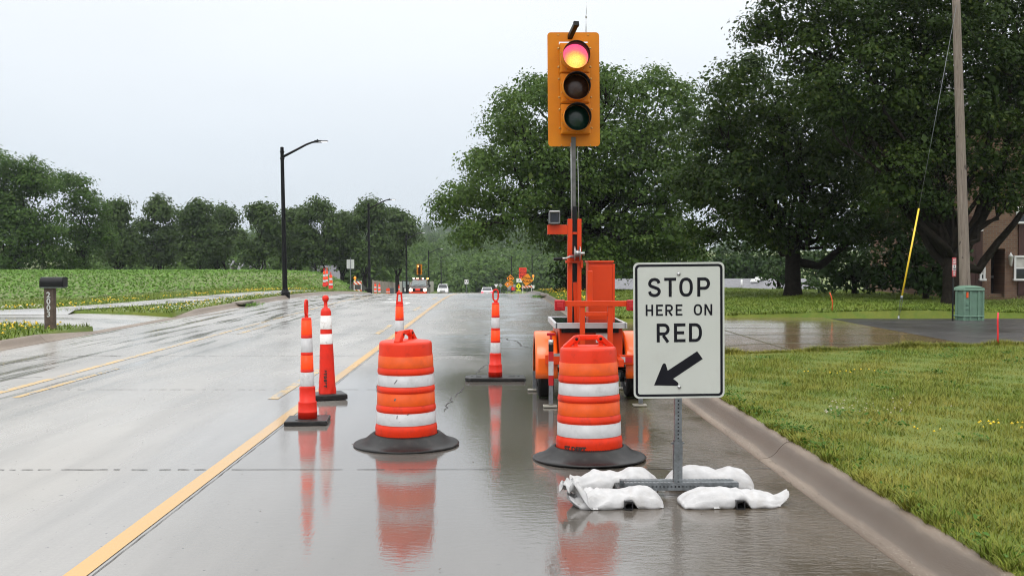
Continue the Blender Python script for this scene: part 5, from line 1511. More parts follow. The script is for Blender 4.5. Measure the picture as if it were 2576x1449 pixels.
# wheels with round fenders
def wheel(mb_x, lab=None):
    t = MB(); R0, hw = .325, .088
    prof = [(.20, -hw), (.27, -hw - .006), (.30, -hw + .004), (.322, -hw + .022)] + [(.325 - (.006 if k % 2 else 0), -hw + .03 + k * .0165) for k in range(8)] + [(.322, hw - .022), (.30, hw - .004), (.27, hw + .006), (.20, hw)]
    Mx = Matrix.Translation((mb_x, 0.02, .325)) @ Matrix.Rotation(rad(90), 4, 'Y')
    t.lathe(prof, 40, 0, smooth=True, M=Mx)
    ty_ = t.build('wheel', M['tyre'], trl)
    r = MB(); r.lathe([(.0, -.02), (.06, -.02), (.075, -.05), (.15, -.03), (.165, -.075), (.205, -.080), (.205, .080), (.165, .075), (.15, .03), (.075, .05), (.06, .02), (.0, .02)], 32, M=Mx); r.build('rim', M['rim'], ty_)
    f = MB(); n = 18; wv = .125
    vs = []
    for s_, rr in ((-1, .385), (1, .385)):
        pass
    pts = [(rad(-8 + 196 * i / n)) for i in range(n + 1)]
    vs, fs = [], []
    for a in pts:
        for (x_, r_) in ((-wv, .345), (-wv, .392), (-wv + .02, .40), (wv - .02, .40), (wv, .392), (wv, .345)):
            vs.append((mb_x + x_, .02 + r_ * math.cos(a) * 1.05, .325 + r_ * math.sin(a) * 1.12))
    for i in range(n):
        for j in range(5): fs.append((i * 6 + j, i * 6 + j + 1, (i + 1) * 6 + j + 1, (i + 1) * 6 + j))
    f.add(vs, fs, 0, True); fo = f.build('fender', M['fender'], trl)
    sm = fo.modifiers.new('thick', 'SOLIDIFY'); sm.thickness = .006
wheel(T(1371, 950, TY).x); wheel(T(1591, 950, TY).x)
b = MB(); tbox(b, 1354, 1398, 901, 939, 11.70, .012); b.build('mud_flap_bracket', M['fender'], trl, bevel=.006)
# levelling jacks
def jack(px, Y, stripes=True):
    c0 = T(px, 900, Y); x_, y_ = c0.x, c0.y
    j = MB(); j.box((x_, y_, .28), (.045, .045, .5)); jo = j.build('jack', M['galv'], trl, bevel=.003)
    MB().box((x_ - .01, y_, .012), (.15, .12, .018)).build('foot', mat('weathered_plate', (.30, .285, .24), .5, .3), jo, bevel=.004)
    if stripes:
        for z0_, z1_, mm in ((.235, .345, 'redtape'), (.345, .50, 'sheet_white'), (.50, .605, 'redtape'), (.605, .68, 'black')):
            MB().box((x_, y_, (z0_ + z1_) / 2), (.052, .052, z1_ - z0_ - .002)).build('sleeve', M[mm], jo)
        k = MB(); k.cyl((x_, y_, .68), (x_, y_, .73), .028, 12); k.build('collar', M['steel'], jo)
        k = MB(); k.cyl((x_, y_, .73), (x_, y_, .785), .015, 8); k.bar((x_ - .045, y_, .79), (x_ + .045, y_, .79), .035, .03); k.build('crank', M['redlens'], jo, bevel=.006)
        k = MB(); k.bar((x_ + .03, y_, .565), (x_ + .13, y_, .57), .03, .03); k.build('arm', M['steel'], jo)
jack(1386, 11.30); jack(1612, 11.36, False); jack(1345, 12.72, False); jack(1566, 12.85, False)
# signal head
SG = 12.22
def sg(px, py): return T(px, py, SG)
tl_, br_ = sg(1378, 82), sg(1508, 369)
hw, hh = (br_.x - tl_.x) / 2, (tl_.z - br_.z) / 2
HC = Vector(((tl_.x + br_.x) / 2, tl_.y, (tl_.z + br_.z) / 2))
HM = Matrix.Translation(HC) @ Matrix.Rotation(rad(-0.55), 4, 'Y') @ Matrix.Rotation(rad(1.2), 4, 'Z')
k_ = 2 * hw / 130.0                                       # metres per photo unit at the head
def hl(px, py): return ((px - 1443) * k_, (225.5 - py) * k_)
b = MB()
ro = rrect(hw, hh, .042)
sl = [hl(1407, 114), hl(1479, 114), hl(1479, 107), hl(1407, 107)]
# plate with a real slot above the top section: outline joined to the slot
vs = [(p[0], 0, p[1]) for p in ro] + [(p[0], 0, p[1]) for p in sl]
n = len(ro)
bmv = bmesh.new()
ov = [bmv.verts.new(v) for v in vs[:n]]; iv = [bmv.verts.new(v) for v in vs[n:]]
oe = [bmv.edges.new((ov[i], ov[(i + 1) % n])) for i in range(n)]; ie = [bmv.edges.new((iv[i], iv[(i + 1) % 4])) for i in range(4)]
bmesh.ops.triangle_fill(bmv, edges=oe + ie, use_beauty=True)
me = bpy.data.meshes.new('backplate'); bmv.to_mesh(me); bmv.free(); me.materials.append(M['signal']); me.transform(HM)
bp_ = bpy.data.objects.new('backplate', me); COL.objects.link(bp_); bp_.parent = trl
sm = bp_.modifiers.new('thick', 'SOLIDIFY'); sm.thickness = .004; sm.offset = 0
def red_led():
    m, nt, bs = newmat('lit_red_lens'); L = nt.links
    tc = N(nt, 'ShaderNodeTexCoord'); s_ = N(nt, 'ShaderNodeSeparateXYZ'); L.new(tc.outputs['Object'], s_.inputs[0])
    zc = (HM @ Vector((0, 0, hl(0, 150)[1]))).z
    ns = noise(nt, tc.outputs['Object'], 6, 3)
    xc = (HM @ Vector((hl(1446, 0)[0], 0, 0))).x
    dz_ = math_node(nt, 'ADD', math_node(nt, 'SUBTRACT', s_.outputs['Z'], zc - .055), math_node(nt, 'MULTIPLY', math_node(nt, 'SUBTRACT', ns, .5), .07))
    dx_ = math_node(nt, 'MULTIPLY', math_node(nt, 'SUBTRACT', s_.outputs['X'], xc), .95)
    v_ = math_node(nt, 'SUBTRACT', math_node(nt, 'SQRT', math_node(nt, 'ADD', math_node(nt, 'MULTIPLY', dz_, dz_), math_node(nt, 'MULTIPLY', dx_, dx_))), .12)
    r_ = N(nt, 'ShaderNodeValToRGB'); L.new(maprange(nt, v_, -.12, .10), r_.inputs['Fac'])
    el = r_.color_ramp.elements
    el[0].position = 0.0; el[0].color = (1.0, .70, .16, 1); el[1].position = 1.0; el[1].color = (.75, .05, .26, 1)
    for p_, c_ in ((.30, (1.0, .60, .10, 1)), (.46, (1.0, .36, .08, 1)), (.62, (.95, .12, .18, 1))):
        q = el.new(p_); q.color = c_
    vo = N(nt, 'ShaderNodeTexVoronoi', Scale=85.0); L.new(tc.outputs['Object'], vo.inputs['Vector'])
    L.new(mixcol(nt, maprange(nt, vo.outputs['Distance'], .3, .8, 0, .35), r_.outputs['Color'], (.55, .06, .02)), bs.inputs['Emission Color'])
    bs.inputs['Base Color'].default_value = (.3, .02, .02, 1); bs.inputs['Emission Strength'].default_value = 1.25
    return m
LED = red_led()
bolt = MB()
for (y0, y1, x0, x1, cxp, cyp, kind) in ((114, 188, 1407, 1480, 1446, 149, 'red'), (189.5, 263, 1408, 1481, 1447.5, 225.5, 'amber'), (264.5, 339, 1409, 1482, 1449, 302.5, 'green')):
    (xa, zt_), (xb, zb_) = hl(x0, y0), hl(x1, y1)
    s_ = MB(); s_.box(((xa + xb) / 2, -.055, (zt_ + zb_) / 2), (xb - xa, .11, zt_ - zb_ - .004), M=HM)
    s_.box(((xa + xb) / 2, .06, (zt_ + zb_) / 2), (xb - xa - .02, .12, zt_ - zb_ - .03), M=HM)
    sec = s_.build('signal_section', M['signal'], trl, bevel=.006)
    s_ = MB(); s_.box(((xa + xb) / 2, -.114, (zt_ + zb_) / 2), (xb - xa - .03, .012, zt_ - zb_ - .03), M=HM); s_.build('door', M['signal'], sec, bevel=.004)
    cx_, cz_ = (xa + xb) / 2 + .004, (zt_ + zb_) / 2 + .002
    LM = HM @ Matrix.Translation((cx_, -.119, cz_)) @ Matrix.Rotation(rad(90), 4, 'X')
    d = MB(); d.lathe([(.152, .0), (.14, .012), (.11, .026), (.06, .038), (0, .042)], 40, M=LM)
    d.build('lens', LED if kind == 'red' else (M['lens_dark'] if kind == 'amber' else M['lens_green']), sec)
    v = MB(); nv = 48; vs, fs = [], []
    for i in range(nv + 1):                                # tunnel visor, cut away at the bottom
        a = rad(-90) + 2 * math.pi * i / nv
        ln = .20 - .035 * (1 - math.sin(a)) / 2
        for (rr, y_) in ((.160, -.118), (.157, -.118 - ln), (.153, -.118 - ln), (.155, -.118)):
            vs.append((cx_ + rr * math.cos(a), y_ , cz_ + rr * math.sin(a)))
    for i in range(nv):
        for j in range(3): fs.append((i * 4 + j, i * 4 + j + 1, (i + 1) * 4 + j + 1, (i + 1) * 4 + j))
    v.add(vs, fs, 0, True, HM)
    v.m = [1 if (k % 3) >= 1 else 0 for k in range(len(v.f))]
    v.build('visor', [M['signal'], M['black']], sec, recalc=False)
    for sx_ in (-1, 1):
        for dz in (-.3, .32): 
            q = HM @ Vector(((xa + xb) / 2 + sx_ * ((xb - xa) / 2 + .014), -.07, (zt_ + zb_) / 2 + dz * (zt_ - zb_))); bolt.tube([q, q + Vector((0, -.04, 0))], .012, 8); bolt.bar(q + Vector((-.014, -.012, 0)), q + Vector((.014, -.012, 0)), .016, .012)
    for k in range(10):
        a = rad(36 * k + 18); q = HM @ Vector((cx_ + .171 * math.cos(a), -.120, cz_ + .165 * math.sin(a))); bolt.tube([q, q + Vector((0, -.006, 0))], .0065, 6)
for px, py in ((1405, 90), (1480, 90), (1411, 365), (1484, 365)):
    q = HM @ Vector((hl(px, py)[0], -.003, hl(px, py)[1])); bolt.tube([q, q + Vector((0, -.004, 0))], .008, 8)
bolt.build('bolts', mat('brassy_bolt', (.50, .30, .10), .35, .6), trl)
b = MB(); b.bar(T(1432, 98, 12.25), T(1450, 60, 11.95), .055, .05); b.bar(T(1448, 64, 11.98), T(1450.5, 59, 11.94), .062, .056); b.build('vehicle_sensor', M['black'], trl, bevel=.004)
b = MB(); tbox(b, 1433, 1445, 100, 116, 12.3, .05); b.bar(T(1440, 345, 12.26), T(1440, 110, 12.26), .05, .05); b.tube([T(1446, 108, 12.3), T(1452, 109, 12.3), T(1457, 114, 12.3)], .006, 6); b.build('head_mount', M['black'], trl)
b = MB(); b.tube([T(1474, 90, 12.3), T(1474.5, 40, 12.3)], .006, 6); b.tube([T(1474.5, 46, 12.3), T(1474.5, 38, 12.3)], .010, 6); b.tube([T(1474.5, 40, 12.3), T(1475.5, 6, 12.3)], .004, 5); b.build('antenna', M['alu'], trl)

# ------------------------------------------------------------------ street lamps
def lamp(label, px, Y, side, lean=0.0):
    g = gp(px, Y)
    t = thing('street_lamp', label, 'street lamp', g, 0, 'black street lamps along the road')
    b = MB(); b.lathe([(.11, .35), (.10, 2.0), (.085, 4.0), (.075, 6.5), (.08, 6.52), (.0, 6.55)], 12); b.build('pole', M['pole_black'], t)
    b = MB(); b.lathe([(.21, -.15), (.20, .30), (.14, .40), (.12, .46), (.115, .5)], 8, smooth=False); b.build('base_cover', M['pole_black'], t)
    s = side
    b = MB(); b.tube([(0, 0, 6.10), (s * .5, 0, 6.35), (s * 1.05, 0, 6.63), (s * 1.3, 0, 6.72), (s * 1.45, 0, 6.74)], [.055, .05, .045, .042, .04], 8)
    for z in (6.02, 6.3): b.tube([(0, 0, z), (0, 0, z + .06)], .10, 10)
    b.build('arm', M['pole_black'], t)
    b = MB(); b.box((s * 1.55, 0, 6.75), (.30, .22, .09)); b.box((s * 1.78, 0, 6.76), (.36, .24, .035)); b.cyl((s * 1.52, 0, 6.79), (s * 1.52, 0, 6.85), .03, 8)
    h = b.build('lamp_head', M['pole_black'], t, bevel=.01)
    MB().box((s * 1.76, 0, 6.735), (.34, .22, .02)).build('diffuser', emit('lit_diffuser', (1, 1, 1), 1.2), h)
    t.rotation_euler = (0, rad(lean), 0)
    return t
lamp1 = lamp('tall black street lamp beside the sidewalk, nearest and tallest on the left', 717, 45.0, 1, -.9)
def lamp_copy(label, px, Y, side=1):
    g = gp(px, Y)
    r = dup(lamp1, g, None, label)
    r.rotation_euler = (0, rad(-.4 * side), 0 if side > 0 else math.pi)
    return r
lamp_copy('black street lamp above the tube channelizers on the left verge', 929, 76)
lamp_copy('black street lamp rising behind the work truck door', 1023, 107)
lamp_copy('black street lamp between the work truck and the white car', 1079, 143)
lamp_copy('small far street lamp over the white oncoming car', 1110, 180)
lamp_copy('farthest street lamp on the left side of the road', 1136, 224)
lamp_copy('far street lamp on the right side with its arm over the road', 1287, 190, -1)
lamp_copy('faint street lamp left of the roundabout signs', 1271, 250, -1)
lamp_copy('lone street lamp behind the rough road sign', 1339, 170)

# ------------------------------------------------------------------ mailbox, cabinet, pole, stakes
g = gp(125, 22.3)
mbx = thing('mailbox', 'black mailbox on a brown post numbered 2003 beside the driveway', 'mailbox', g)
s_ = 22.3 / F
b = MB(); b.box((0, 0, .40), (.20, .15, 1.0)); b.build('post', mat('weathered_post', (.085, .058, .045), .8, var=.4, scale=12, bump=.006, bscale=30), mbx, bevel=.01)
b = MB(); L_, r_ = .49, .125; n = 12; vs, fs = [], []
for x_ in (-L_ / 2 + .07, L_ / 2 + .07):
    vs += [(x_, -r_, .90), (x_, -r_, .97)] + [(x_, -r_ * math.cos(math.pi * i / n), .985 + .125 * math.sin(math.pi * i / n)) for i in range(n + 1)] + [(x_, r_, .97), (x_, r_, .90)]
k = len(vs) // 2
fs = [(i, (i + 1) % k, k + (i + 1) % k, k + i) for i in range(k)] + [tuple(range(k)), tuple(range(k, 2 * k))]
b.add(vs, fs, 0, False); b.build('box', M['black'], mbx, bevel=.006)
b = MB(); b.box((.06, 0, .888), (.46, .22, .022)); b.build('support_board', M['galv'], mbx)
b = MB(); b.box((L_ / 2 + .075, 0, 1.0), (.012, .25, .21)); b.build('door', M['black'], mbx, bevel=.01)
v = []; ff = []
for i, ch in enumerate('2003'):
    tv, tf = text_geo(ch, .17, .004); o0 = len(v)
    v += [(x - .005, -.0765, .725 - .135 * i + y) for x, y, _ in tv]; ff += [[q + o0 for q in f] for f in tf]
MB().add(v, ff).build('house_number', M['alu'], mbx, recalc=False)

g = gp(2438, 24.3)
pc = thing('utility_cabinet', 'green plastic utility pedestal in front of the wooden pole', 'utility box', (g.x, 24.3, g.z), rad(8))
b = MB(); b.box((0, 0, .37), (.46, .40, .76)); b.box((0, 0, .80), (.54, .48, .075), taper=.94)
b.lathe([(.33, .838), (.25, .868), (.12, .885), (0, .89)], 4, smooth=True, M=Matrix.Rotation(rad(45), 4, 'Z'))
for x_ in (-.235, -.09, .12, .235): b.box((x_, -.20, .41), (.055 if abs(x_) > .2 else .05, .05, .70))
for x_ in (-.235, .235): b.box((x_, 0.1, .41), (.03, .06, .70))
b.box((0, 0, .17), (.53, .46, .035)); b.build('body', M['cabinet_green'], pc, bevel=.014)
b = MB(); b.box((0, 0, .012), (.58, .52, .055)); b.build('base_pad', M['cabinet_green'], pc, bevel=.006)
b = MB(); b.box((-.17, -.205, .67), (.05, .02, .13)); b.build('warning_label', M['stake'], pc)
b = MB(); b.box((-.17, -.205, .47), (.07, .03, .08)); b.box((-.17, -.205, .36), (.07, .03, .05)); b.build('latch', M['cabinet_green'], pc, bevel=.005)

g = gp(2431, 26.2)
up = thing('utility_pole', 'weathered wooden utility pole rising out of the frame behind the green box', 'utility pole', g)
top = P(2404, -40, 26.2) - g; 
b = MB(); ax = (top - Vector((0, 0, 0))); pts = [ax * (i / 14) for i in range(15)]; pts[0] = Vector((0, 0, -.3)); b.tube(pts, [.134 - .040 * i / 14 for i in range(15)], 18)
wood, nt, bs = newmat('weathered_pole_wood'); L = nt.links
tc = N(nt, 'ShaderNodeTexCoord')
g1 = noise(nt, tc.outputs['Object'], 9, 8, .7, (3, 3, .18)); g2 = noise(nt, tc.outputs['Object'], 22, 4, .6, (3, 3, .10)); kn = noise(nt, tc.outputs['Object'], 5.5, 1, .5, (1, 1, .8))
c_ = mixcol(nt, maprange(nt, g1, .3, .7), (.13, .10, .078), (.27, .225, .185)); c_ = mixcol(nt, maprange(nt, g2, .60, .68, 0, .85), c_, (.03, .022, .018)); c_ = mixcol(nt, maprange(nt, kn, .70, .74, 0, .8), c_, (.03, .02, .016))
L.new(c_, bs.inputs['Base Color']); bs.inputs['Roughness'].default_value = .8
bpn = N(nt, 'ShaderNodeBump', Strength=.8, Distance=.02); L.new(g1, bpn.inputs['Height']); L.new(bpn.outputs['Normal'], bs.inputs['Normal'])
b.build('pole', wood, up, recalc=False)
b = MB(); q = ax * .985; b.tube([q, q * 1.03], .102, 14); b.build('top_sleeve', M['mast'], up)
b = MB(); q = ax * .90
b.tube([q + Vector((.1, 0, 0)), q + Vector((1.6, 2, -.35)), q + Vector((4.5, 6, -.7))], .008, 5); b.build('service_wire', M['black'], up)

ga = gp(2283 / 1.00932, 25.3)
a0 = Vector(ga); a1 = P(2290 / 1.00932, 752 / 1.00932, 25.35); a2 = P(2333 / 1.00932, 530 / 1.00932, 25.55); a3 = P(2406, 14, 26.1)
gw = thing('guy_wire', 'guy wire with a leaning yellow plastic guard on the lawn', 'guy wire', a0)
b = MB(); b.tube([a1 - a0, a2 - a0], .022, 10); b.build('guard', M['yellow_guard'], gw)
b = MB(); b.tube([a2 - a0, a3 - a0], .006, 5); 
for s in (-.018, .018): b.tube([Vector((s * .4, 0, .05)), (a1 - a0) * .82 + Vector((s * 1.6, 0, 0)), (a1 - a0) * .9 + Vector((s, 0, 0))], .006, 5)
b.build('wire', M['galv'], gw)
b = MB(); b.tube([(a1 - a0) * .86, (a1 - a0) * 1.02], .03, 10); b.tube([Vector((0, 0, -.1)), Vector((0, 0, .12))], .025, 8); b.build('anchor_clamp', M['galv'], gw)

g = gp(2398, 24.0)
ps = thing('private_sign', 'narrow red and white notice sign on a thin post left of the pole', 'sign', g, rad(50))
z1, z0 = P(2398, 648, 24).z - g.z, P(2398, 696, 24).z - g.z
b = MB(); b.box((0, 0, z1 / 2 - .1), (.035, .03, z1 + .2)); b.build('post', M['black'], ps)
b = MB(); b.add([(p[0], -.024, p[1] + (z0 + z1) / 2) for p in rrect(.15, (z1 - z0) / 2, .02)] + [(p[0], -.020, p[1] + (z0 + z1) / 2) for p in rrect(.15, (z1 - z0) / 2, .02)], [tuple(range(32)), tuple(reversed(range(32, 64)))] + [(i, i + 32, (i + 1) % 32 + 32, (i + 1) % 32) for i in range(32)])
b.build('panel', mat('red_sign', (.50, .022, .035), .4), ps)
hz_ = z1 - z0
b = MB(); b.box((0, -.0255, z0 + hz_ * .47), (.27, .002, hz_ * .30)); b.build('white_field', M['white'], ps)
v, ff = [], []
for txt, fz, sz in (('PRIVATE', .86, .062), ('PROPERTY', .72, .055), ('NO', .54, .07), ('TURNING', .40, .055), ('DRIVE', .22, .06), ('ONLY', .10, .055)):
    tv, tf = text_geo(txt, sz, .003); o0 = len(v); v += [(x, -.0275, z0 + hz_ * fz + y) for x, y, _ in tv]; ff += [[q + o0 for q in f] for f in tf]
mbt = MB(); mbt.add(v, ff)
for i, f in enumerate(mbt.f):
    zc = sum(mbt.v[q][2] for q in f) / len(f); mbt.m[i] = 1 if z0 + hz_ * .32 < zc < z0 + hz_ * .62 else 0
mbt.build('lettering', [M['white'], M['signblack']], ps, recalc=False)

def stake(label, px, py0, py1, Y, m, bend):
    g = gp(px, Y); h = P(px, py0, Y).z - g.z
    b = MB(); b.tube([(0, 0, -.05), (.01, 0, h * .5), (-bend * .4, 0, h * .8), (-bend, 0, h)], .014, 8)
    o_ = b.build('marker_stake', m, None); o_.location = g
    return tag(o_, label, 'marker stake', 'thin marker stakes on the lawn')
stake('thin orange marker stake bending left at the far drive edge', 2094, 736, 800, 25.9, M['stake'], .06)
stake('straight red marker stake beside the yellow flowers at right edge', 2511, 786, 890, 15.72, M['stake_red'], -.01)

# ------------------------------------------------------------------ far signs and barricade
def post_sign(name, label, px, py, Y, w, h, faces, back=False, diamond=False, rot=0.0, post=True, gy=None, group=None, roll=0.0, cat='road sign'):
    c = P(px, py, Y); x = c.x
    zg = float(zterr(x, Y)) if gy is None else gy
    t = thing(name, label, cat, (x, Y, zg), rot, group)
    hc = c.z - zg
    if post: MB().box((0, .03, (hc + h * .3) / 2 - .1), (.055, .05, hc + h * .3 + .2)).build('post', M['galv'], t)
    R_ = Matrix.Translation((0, 0, hc)) @ Matrix.Rotation(rad(roll), 4, 'Y')
    p = [(0, -h / 2), (w / 2, 0), (0, h / 2), (-w / 2, 0)] if diamond else rrect(w / 2, h / 2, min(w, h) * .06, 2)
    MB().prism(p, .012, 0, R_).build('panel', faces, t)
    t['_m'] = 0; del t['_m']
    return t, R_
def sign_text(t, R_, rows, m, off=-.003):
    v, ff = [], []
    for txt, z, sz in rows:
        tv, tf = text_geo(txt, sz, sz * .03); o0 = len(v); v += [tuple(R_ @ Vector((x, off, z + y))) for x, y, _ in tv]; ff += [[q + o0 for q in f] for f in tf]
    MB().add(v, ff).build('lettering', m, t, recalc=False)
def sign_ring(t, R_, r, w, segs, m, gap=.35):
    b = MB()
    for s in range(segs):
        a0 = 2 * math.pi * s / segs; a1 = a0 + 2 * math.pi / segs * (1 - gap)
        pts = [(r * math.cos(a0 + (a1 - a0) * i / 8), r * math.sin(a0 + (a1 - a0) * i / 8)) for i in range(9)]
        ribbon(b, pts, w, False, R_, -.004)
        e_ = pts[-1]; d_ = Vector((-math.sin(a1), math.cos(a1))); n_ = Vector((math.cos(a1), math.sin(a1)))
        E = Vector(e_)
        b.add([(E + n_ * w).to_tuple()[:1] + (-.004,) + (E + n_ * w).to_tuple()[1:], (E - n_ * w).to_tuple()[:1] + (-.004,) + (E - n_ * w).to_tuple()[1:], (E + d_ * w * 1.5).to_tuple()[:1] + (-.004,) + (E + d_ * w * 1.5).to_tuple()[1:]], [(0, 1, 2)], 0, False, R_)
    b.build('symbol', m, t, recalc=False)
amber = mat('amber_sheeting', (.80, .27, .01), .35); orange_s = mat('red_orange_sheeting', (.85, .045, .02), .35); lime = mat('lime_sheeting', (.72, .78, .02), .35)
backg = mat('sign_back', (.30, .31, .31), .45, .3)
t, R_ = post_sign('detour_sign', 'stacked red orange detour sign behind the rough road diamond', 1315, 687, 126, .92, 1.28, orange_s)
sign_text(t, R_, [('1/2 MILE', .44, .19), ('DETOUR', .02, .26), ('EAST', -.36, .30)], M['signblack'])
b = MB()
for z in (.24, -.16): b.box((0, -.003, z), (.88, .003, .025))
b.v = [tuple(R_ @ Vector(p)) for p in b.v]; b.build('divider', M['signblack'], t)
t, R_ = post_sign('direction_sign', 'white sign with a black curved arrow under the detour sign', 1306, 705.5, 125, .66, .46, M['white'], post=False)
b = MB(); ribbon(b, [(-.02, -.16), (-.02, -.02), (.03, .07), (.13, .10)], .07, False, R_, -.004); b.build('arrow', M['signblack'], t, recalc=False)
t, R_ = post_sign('rough_road_sign', 'orange diamond ROUGH ROAD sign tilted on its stand on the right verge', 1325.5, 704, 110, 1.36, 1.36, amber, diamond=True, roll=8)
sign_text(t, R_, [('ROUGH', .16, .30), ('ROAD', -.18, .32)], M['signblack'])
b = MB(); c_ = R_ @ Vector((.62, -.02, .35)); b.lathe([(.0, -.02), (.07, -.02), (.12, .10), (.12, .16), (.06, .27), (0, .28)], 12, 0, c_); bo_ = b.build('beacon', emit('amber_beacon', (1, .28, .02), .5, (.8, .25, .02)), t)
b = MB(); b.box(tuple(c_ + Vector((0, 0, -.16))), (.12, .1, .26)); b.build('battery_case', mat('pale_yellow_case', (.75, .65, .15), .5), t)
t = thing('barricade', 'white and orange barricade rails under the rough road sign', 'barricade', gp(1327, 112))
zb_ = P(1327, 722, 112).z - gp(1327, 112).z
stripe_m, nt, bs = newmat('diagonal_stripes'); L = nt.links
tc = N(nt, 'ShaderNodeTexCoord'); sp_ = N(nt, 'ShaderNodeSeparateXYZ'); L.new(tc.outputs['Object'], sp_.inputs[0])
q_ = math_node(nt, 'FRACT', math_node(nt, 'MULTIPLY', math_node(nt, 'ADD', sp_.outputs['X'], sp_.outputs['Z']), 3.1))
L.new(mixcol(nt, math_node(nt, 'GREATER_THAN', q_, .5), (.72, .72, .70), (.80, .10, .015)), bs.inputs['Base Color']); bs.inputs['Roughness'].default_value = .4
b = MB(); b.box((-.25, 0, zb_), (.75, .03, .22)); b.box((.25, -.02, zb_ + .05), (.6, .03, .22)); b.build('rail', stripe_m, t)
b = MB(); 
for x_ in (-.5, .45): b.box((x_, 0, zb_ / 2), (.06, .05, zb_ + .5))
b.build('frame', M['white'], t)
t, R_ = post_sign('roundabout_sign', 'orange diamond sign with a black roundabout ring of arrows', 1284, 700.5, 122, .92, .92, amber, diamond=True)
sign_ring(t, R_, .22, .09, 3, M['signblack'])
t, R_ = post_sign('yield_ahead_sign', 'small amber diamond with a yield triangle below the roundabout sign', 1277, 715.5, 116, .74, .74, amber, diamond=True)
MB().add([tuple(R_ @ Vector(p)) for p in ((-.16, -.004, .08), (.16, -.004, .08), (0, -.004, -.18))], [(0, 2, 1)]).build('triangle', M['redtape'], t, recalc=False)
MB().add([tuple(R_ @ Vector(p)) for p in ((-.09, -.006, .05), (.09, -.006, .05), (0, -.006, -.09))], [(0, 2, 1)]).build('triangle_centre', M['white'], t, recalc=False)
MB().add([tuple(R_ @ Vector(p)) for p in ((-.05, -.004, .20), (.05, -.004, .20), (.05, -.004, .27), (-.05, -.004, .27))], [(0, 1, 2, 3)]).build('dot', M['signblack'], t, recalc=False)
t, R_ = post_sign('speed_plate', 'amber square plate reading 15 under the roundabout diamond', 1286, 714, 121.5, .46, .46, amber, post=False)
sign_text(t, R_, [('15', 0, .38)], M['signblack'])
t, R_ = post_sign('pedestrian_sign', 'lime green diamond pedestrian sign right of the roundabout sign', 1304.5, 720, 118, .62, .70, lime, diamond=True)
b = MB(); ribbon(b, [(0, .10), (-.01, -.02)], .07, False, R_, -.004); ribbon(b, [(-.01, -.02), (-.07, -.17)], .035, False, R_, -.004); ribbon(b, [(-.01, -.02), (.06, -.17)], .035, False, R_, -.004); ribbon(b, [(-.08, .0), (0, .08), (.08, .0)], .03, False, R_, -.004); ribbon(b, [(0, .13), (0, .20)], .06, False, R_, -.004); b.build('symbol', M['signblack'], t, recalc=False)
MB().box((0, 0, R_.translation.z - .46), (.5, .012, .14)).build('arrow_plate', lime, t)
t, R_ = post_sign('small_sign', 'small pale sign back right of the speed plate', 1294, 719, 116, .26, .32, backg)
t, R_ = post_sign('small_sign', 'small pale sign at the right end of the barricade rails', 1342, 721.5, 114, .22, .34, M['white'])
t, R_ = post_sign('road_sign', 'grey back of a diamond sign near the red car', 1259, 718, 150, .66, .66, backg, diamond=True)
t, R_ = post_sign('yield_sign', 'grey back of a triangular yield sign below the roundabout signs', 1280.5, 725, 119, .001, .001, backg)
MB().prism([(-.34, .26), (.34, .26), (0, -.32)], .012, 0, R_).build('triangle', backg, t)
t, R_ = post_sign('yield_sign', 'pale triangular yield sign far off, left of the grey diamond back', 1248, 719, 165, .001, .001, backg)
MB().prism([(-.34, .26), (.34, .26), (0, -.32)], .012, 0, R_).build('triangle', M['white'], t)
t = thing('orange_flag_sign', 'small red orange panel low beside the roundabout sign posts', 'road sign', gp(1291.5, 117))
zz_ = P(1291, 726, 117).z - t.location.z
MB().box((0, 0, zz_), (.42, .02, .40)).build('panel', orange_s, t, bevel=.03); MB().box((0, .02, zz_ / 2), (.05, .04, max(.2, zz_))).build('post', M['galv'], t)
t, R_ = post_sign('lane_shift_sign', 'white square sign with two black arrows at the end of the road', 1173.5, 709, 165, .60, .70, M['white'], gy=float(zroad(165)) - .1)
b = MB(); ribbon(b, [(-.14, .24), (-.14, .06), (-.06, -.06)], .07, False, R_, -.004); b.add([tuple(R_ @ Vector(p)) for p in ((-.24, -.004, .10), (-.04, -.004, .10), (-.14, -.004, -.06))], [(0, 1, 2)]); ribbon(b, [(.02, -.26), (.10, -.12), (.16, .06), (.16, .14)], .07, False, R_, -.004); b.add([tuple(R_ @ Vector(p)) for p in ((.06, -.004, .10), (.27, -.004, .10), (.17, -.004, .29))], [(0, 1, 2)]); b.build('arrows', M['signblack'], t, recalc=False)
t, R_ = post_sign('road_sign', 'pale rectangular sign back on a post above the left barricade', 881.5, 664.5, 84, .60, .74, mat('pale_sign_back', (.52, .53, .52), .4, .2))
MB().box((0, -.02, R_.translation.z - .1), (.045, .03, 1.3)).build('post_front', M['galv'], t)
# left barricade with its flashing lamp
g = gp(899.5, 86)
t = thing('barricade', 'folding barricade with orange stripes and amber lamp on the left verge', 'barricade', g)
hb = P(899, 707, 86).z - g.z
for z in (hb - .16, hb - .80): MB().box((0, -.03, z), (.64, .03, .28 if z > hb - .3 else .2)).build('rail', stripe_m, t)
b = MB()
for x_ in (-.29, .29): b.box((x_, 0, hb / 2 - .05), (.05, .05, hb + .15))
b.build('frame', M['white'], t)
b = MB(); b.lathe([(0, -.02), (.06, -.02), (.11, .08), (.11, .15), (.05, .24), (0, .25)], 12, 0, (-.22, 0, hb + .14)); b.build('beacon', bpy.data.materials['amber_beacon'], t)
b = MB(); b.box((-.22, 0, hb + .06), (.10, .09, .16)); b.build('battery_case', bpy.data.materials['pale_yellow_case'], t)
g = gp(898, 88); t = thing('sign_stand', 'dark diamond sign seen from behind on a folding stand at the barricade', 'sign stand', g)
zc = P(899, 725, 88).z - g.z
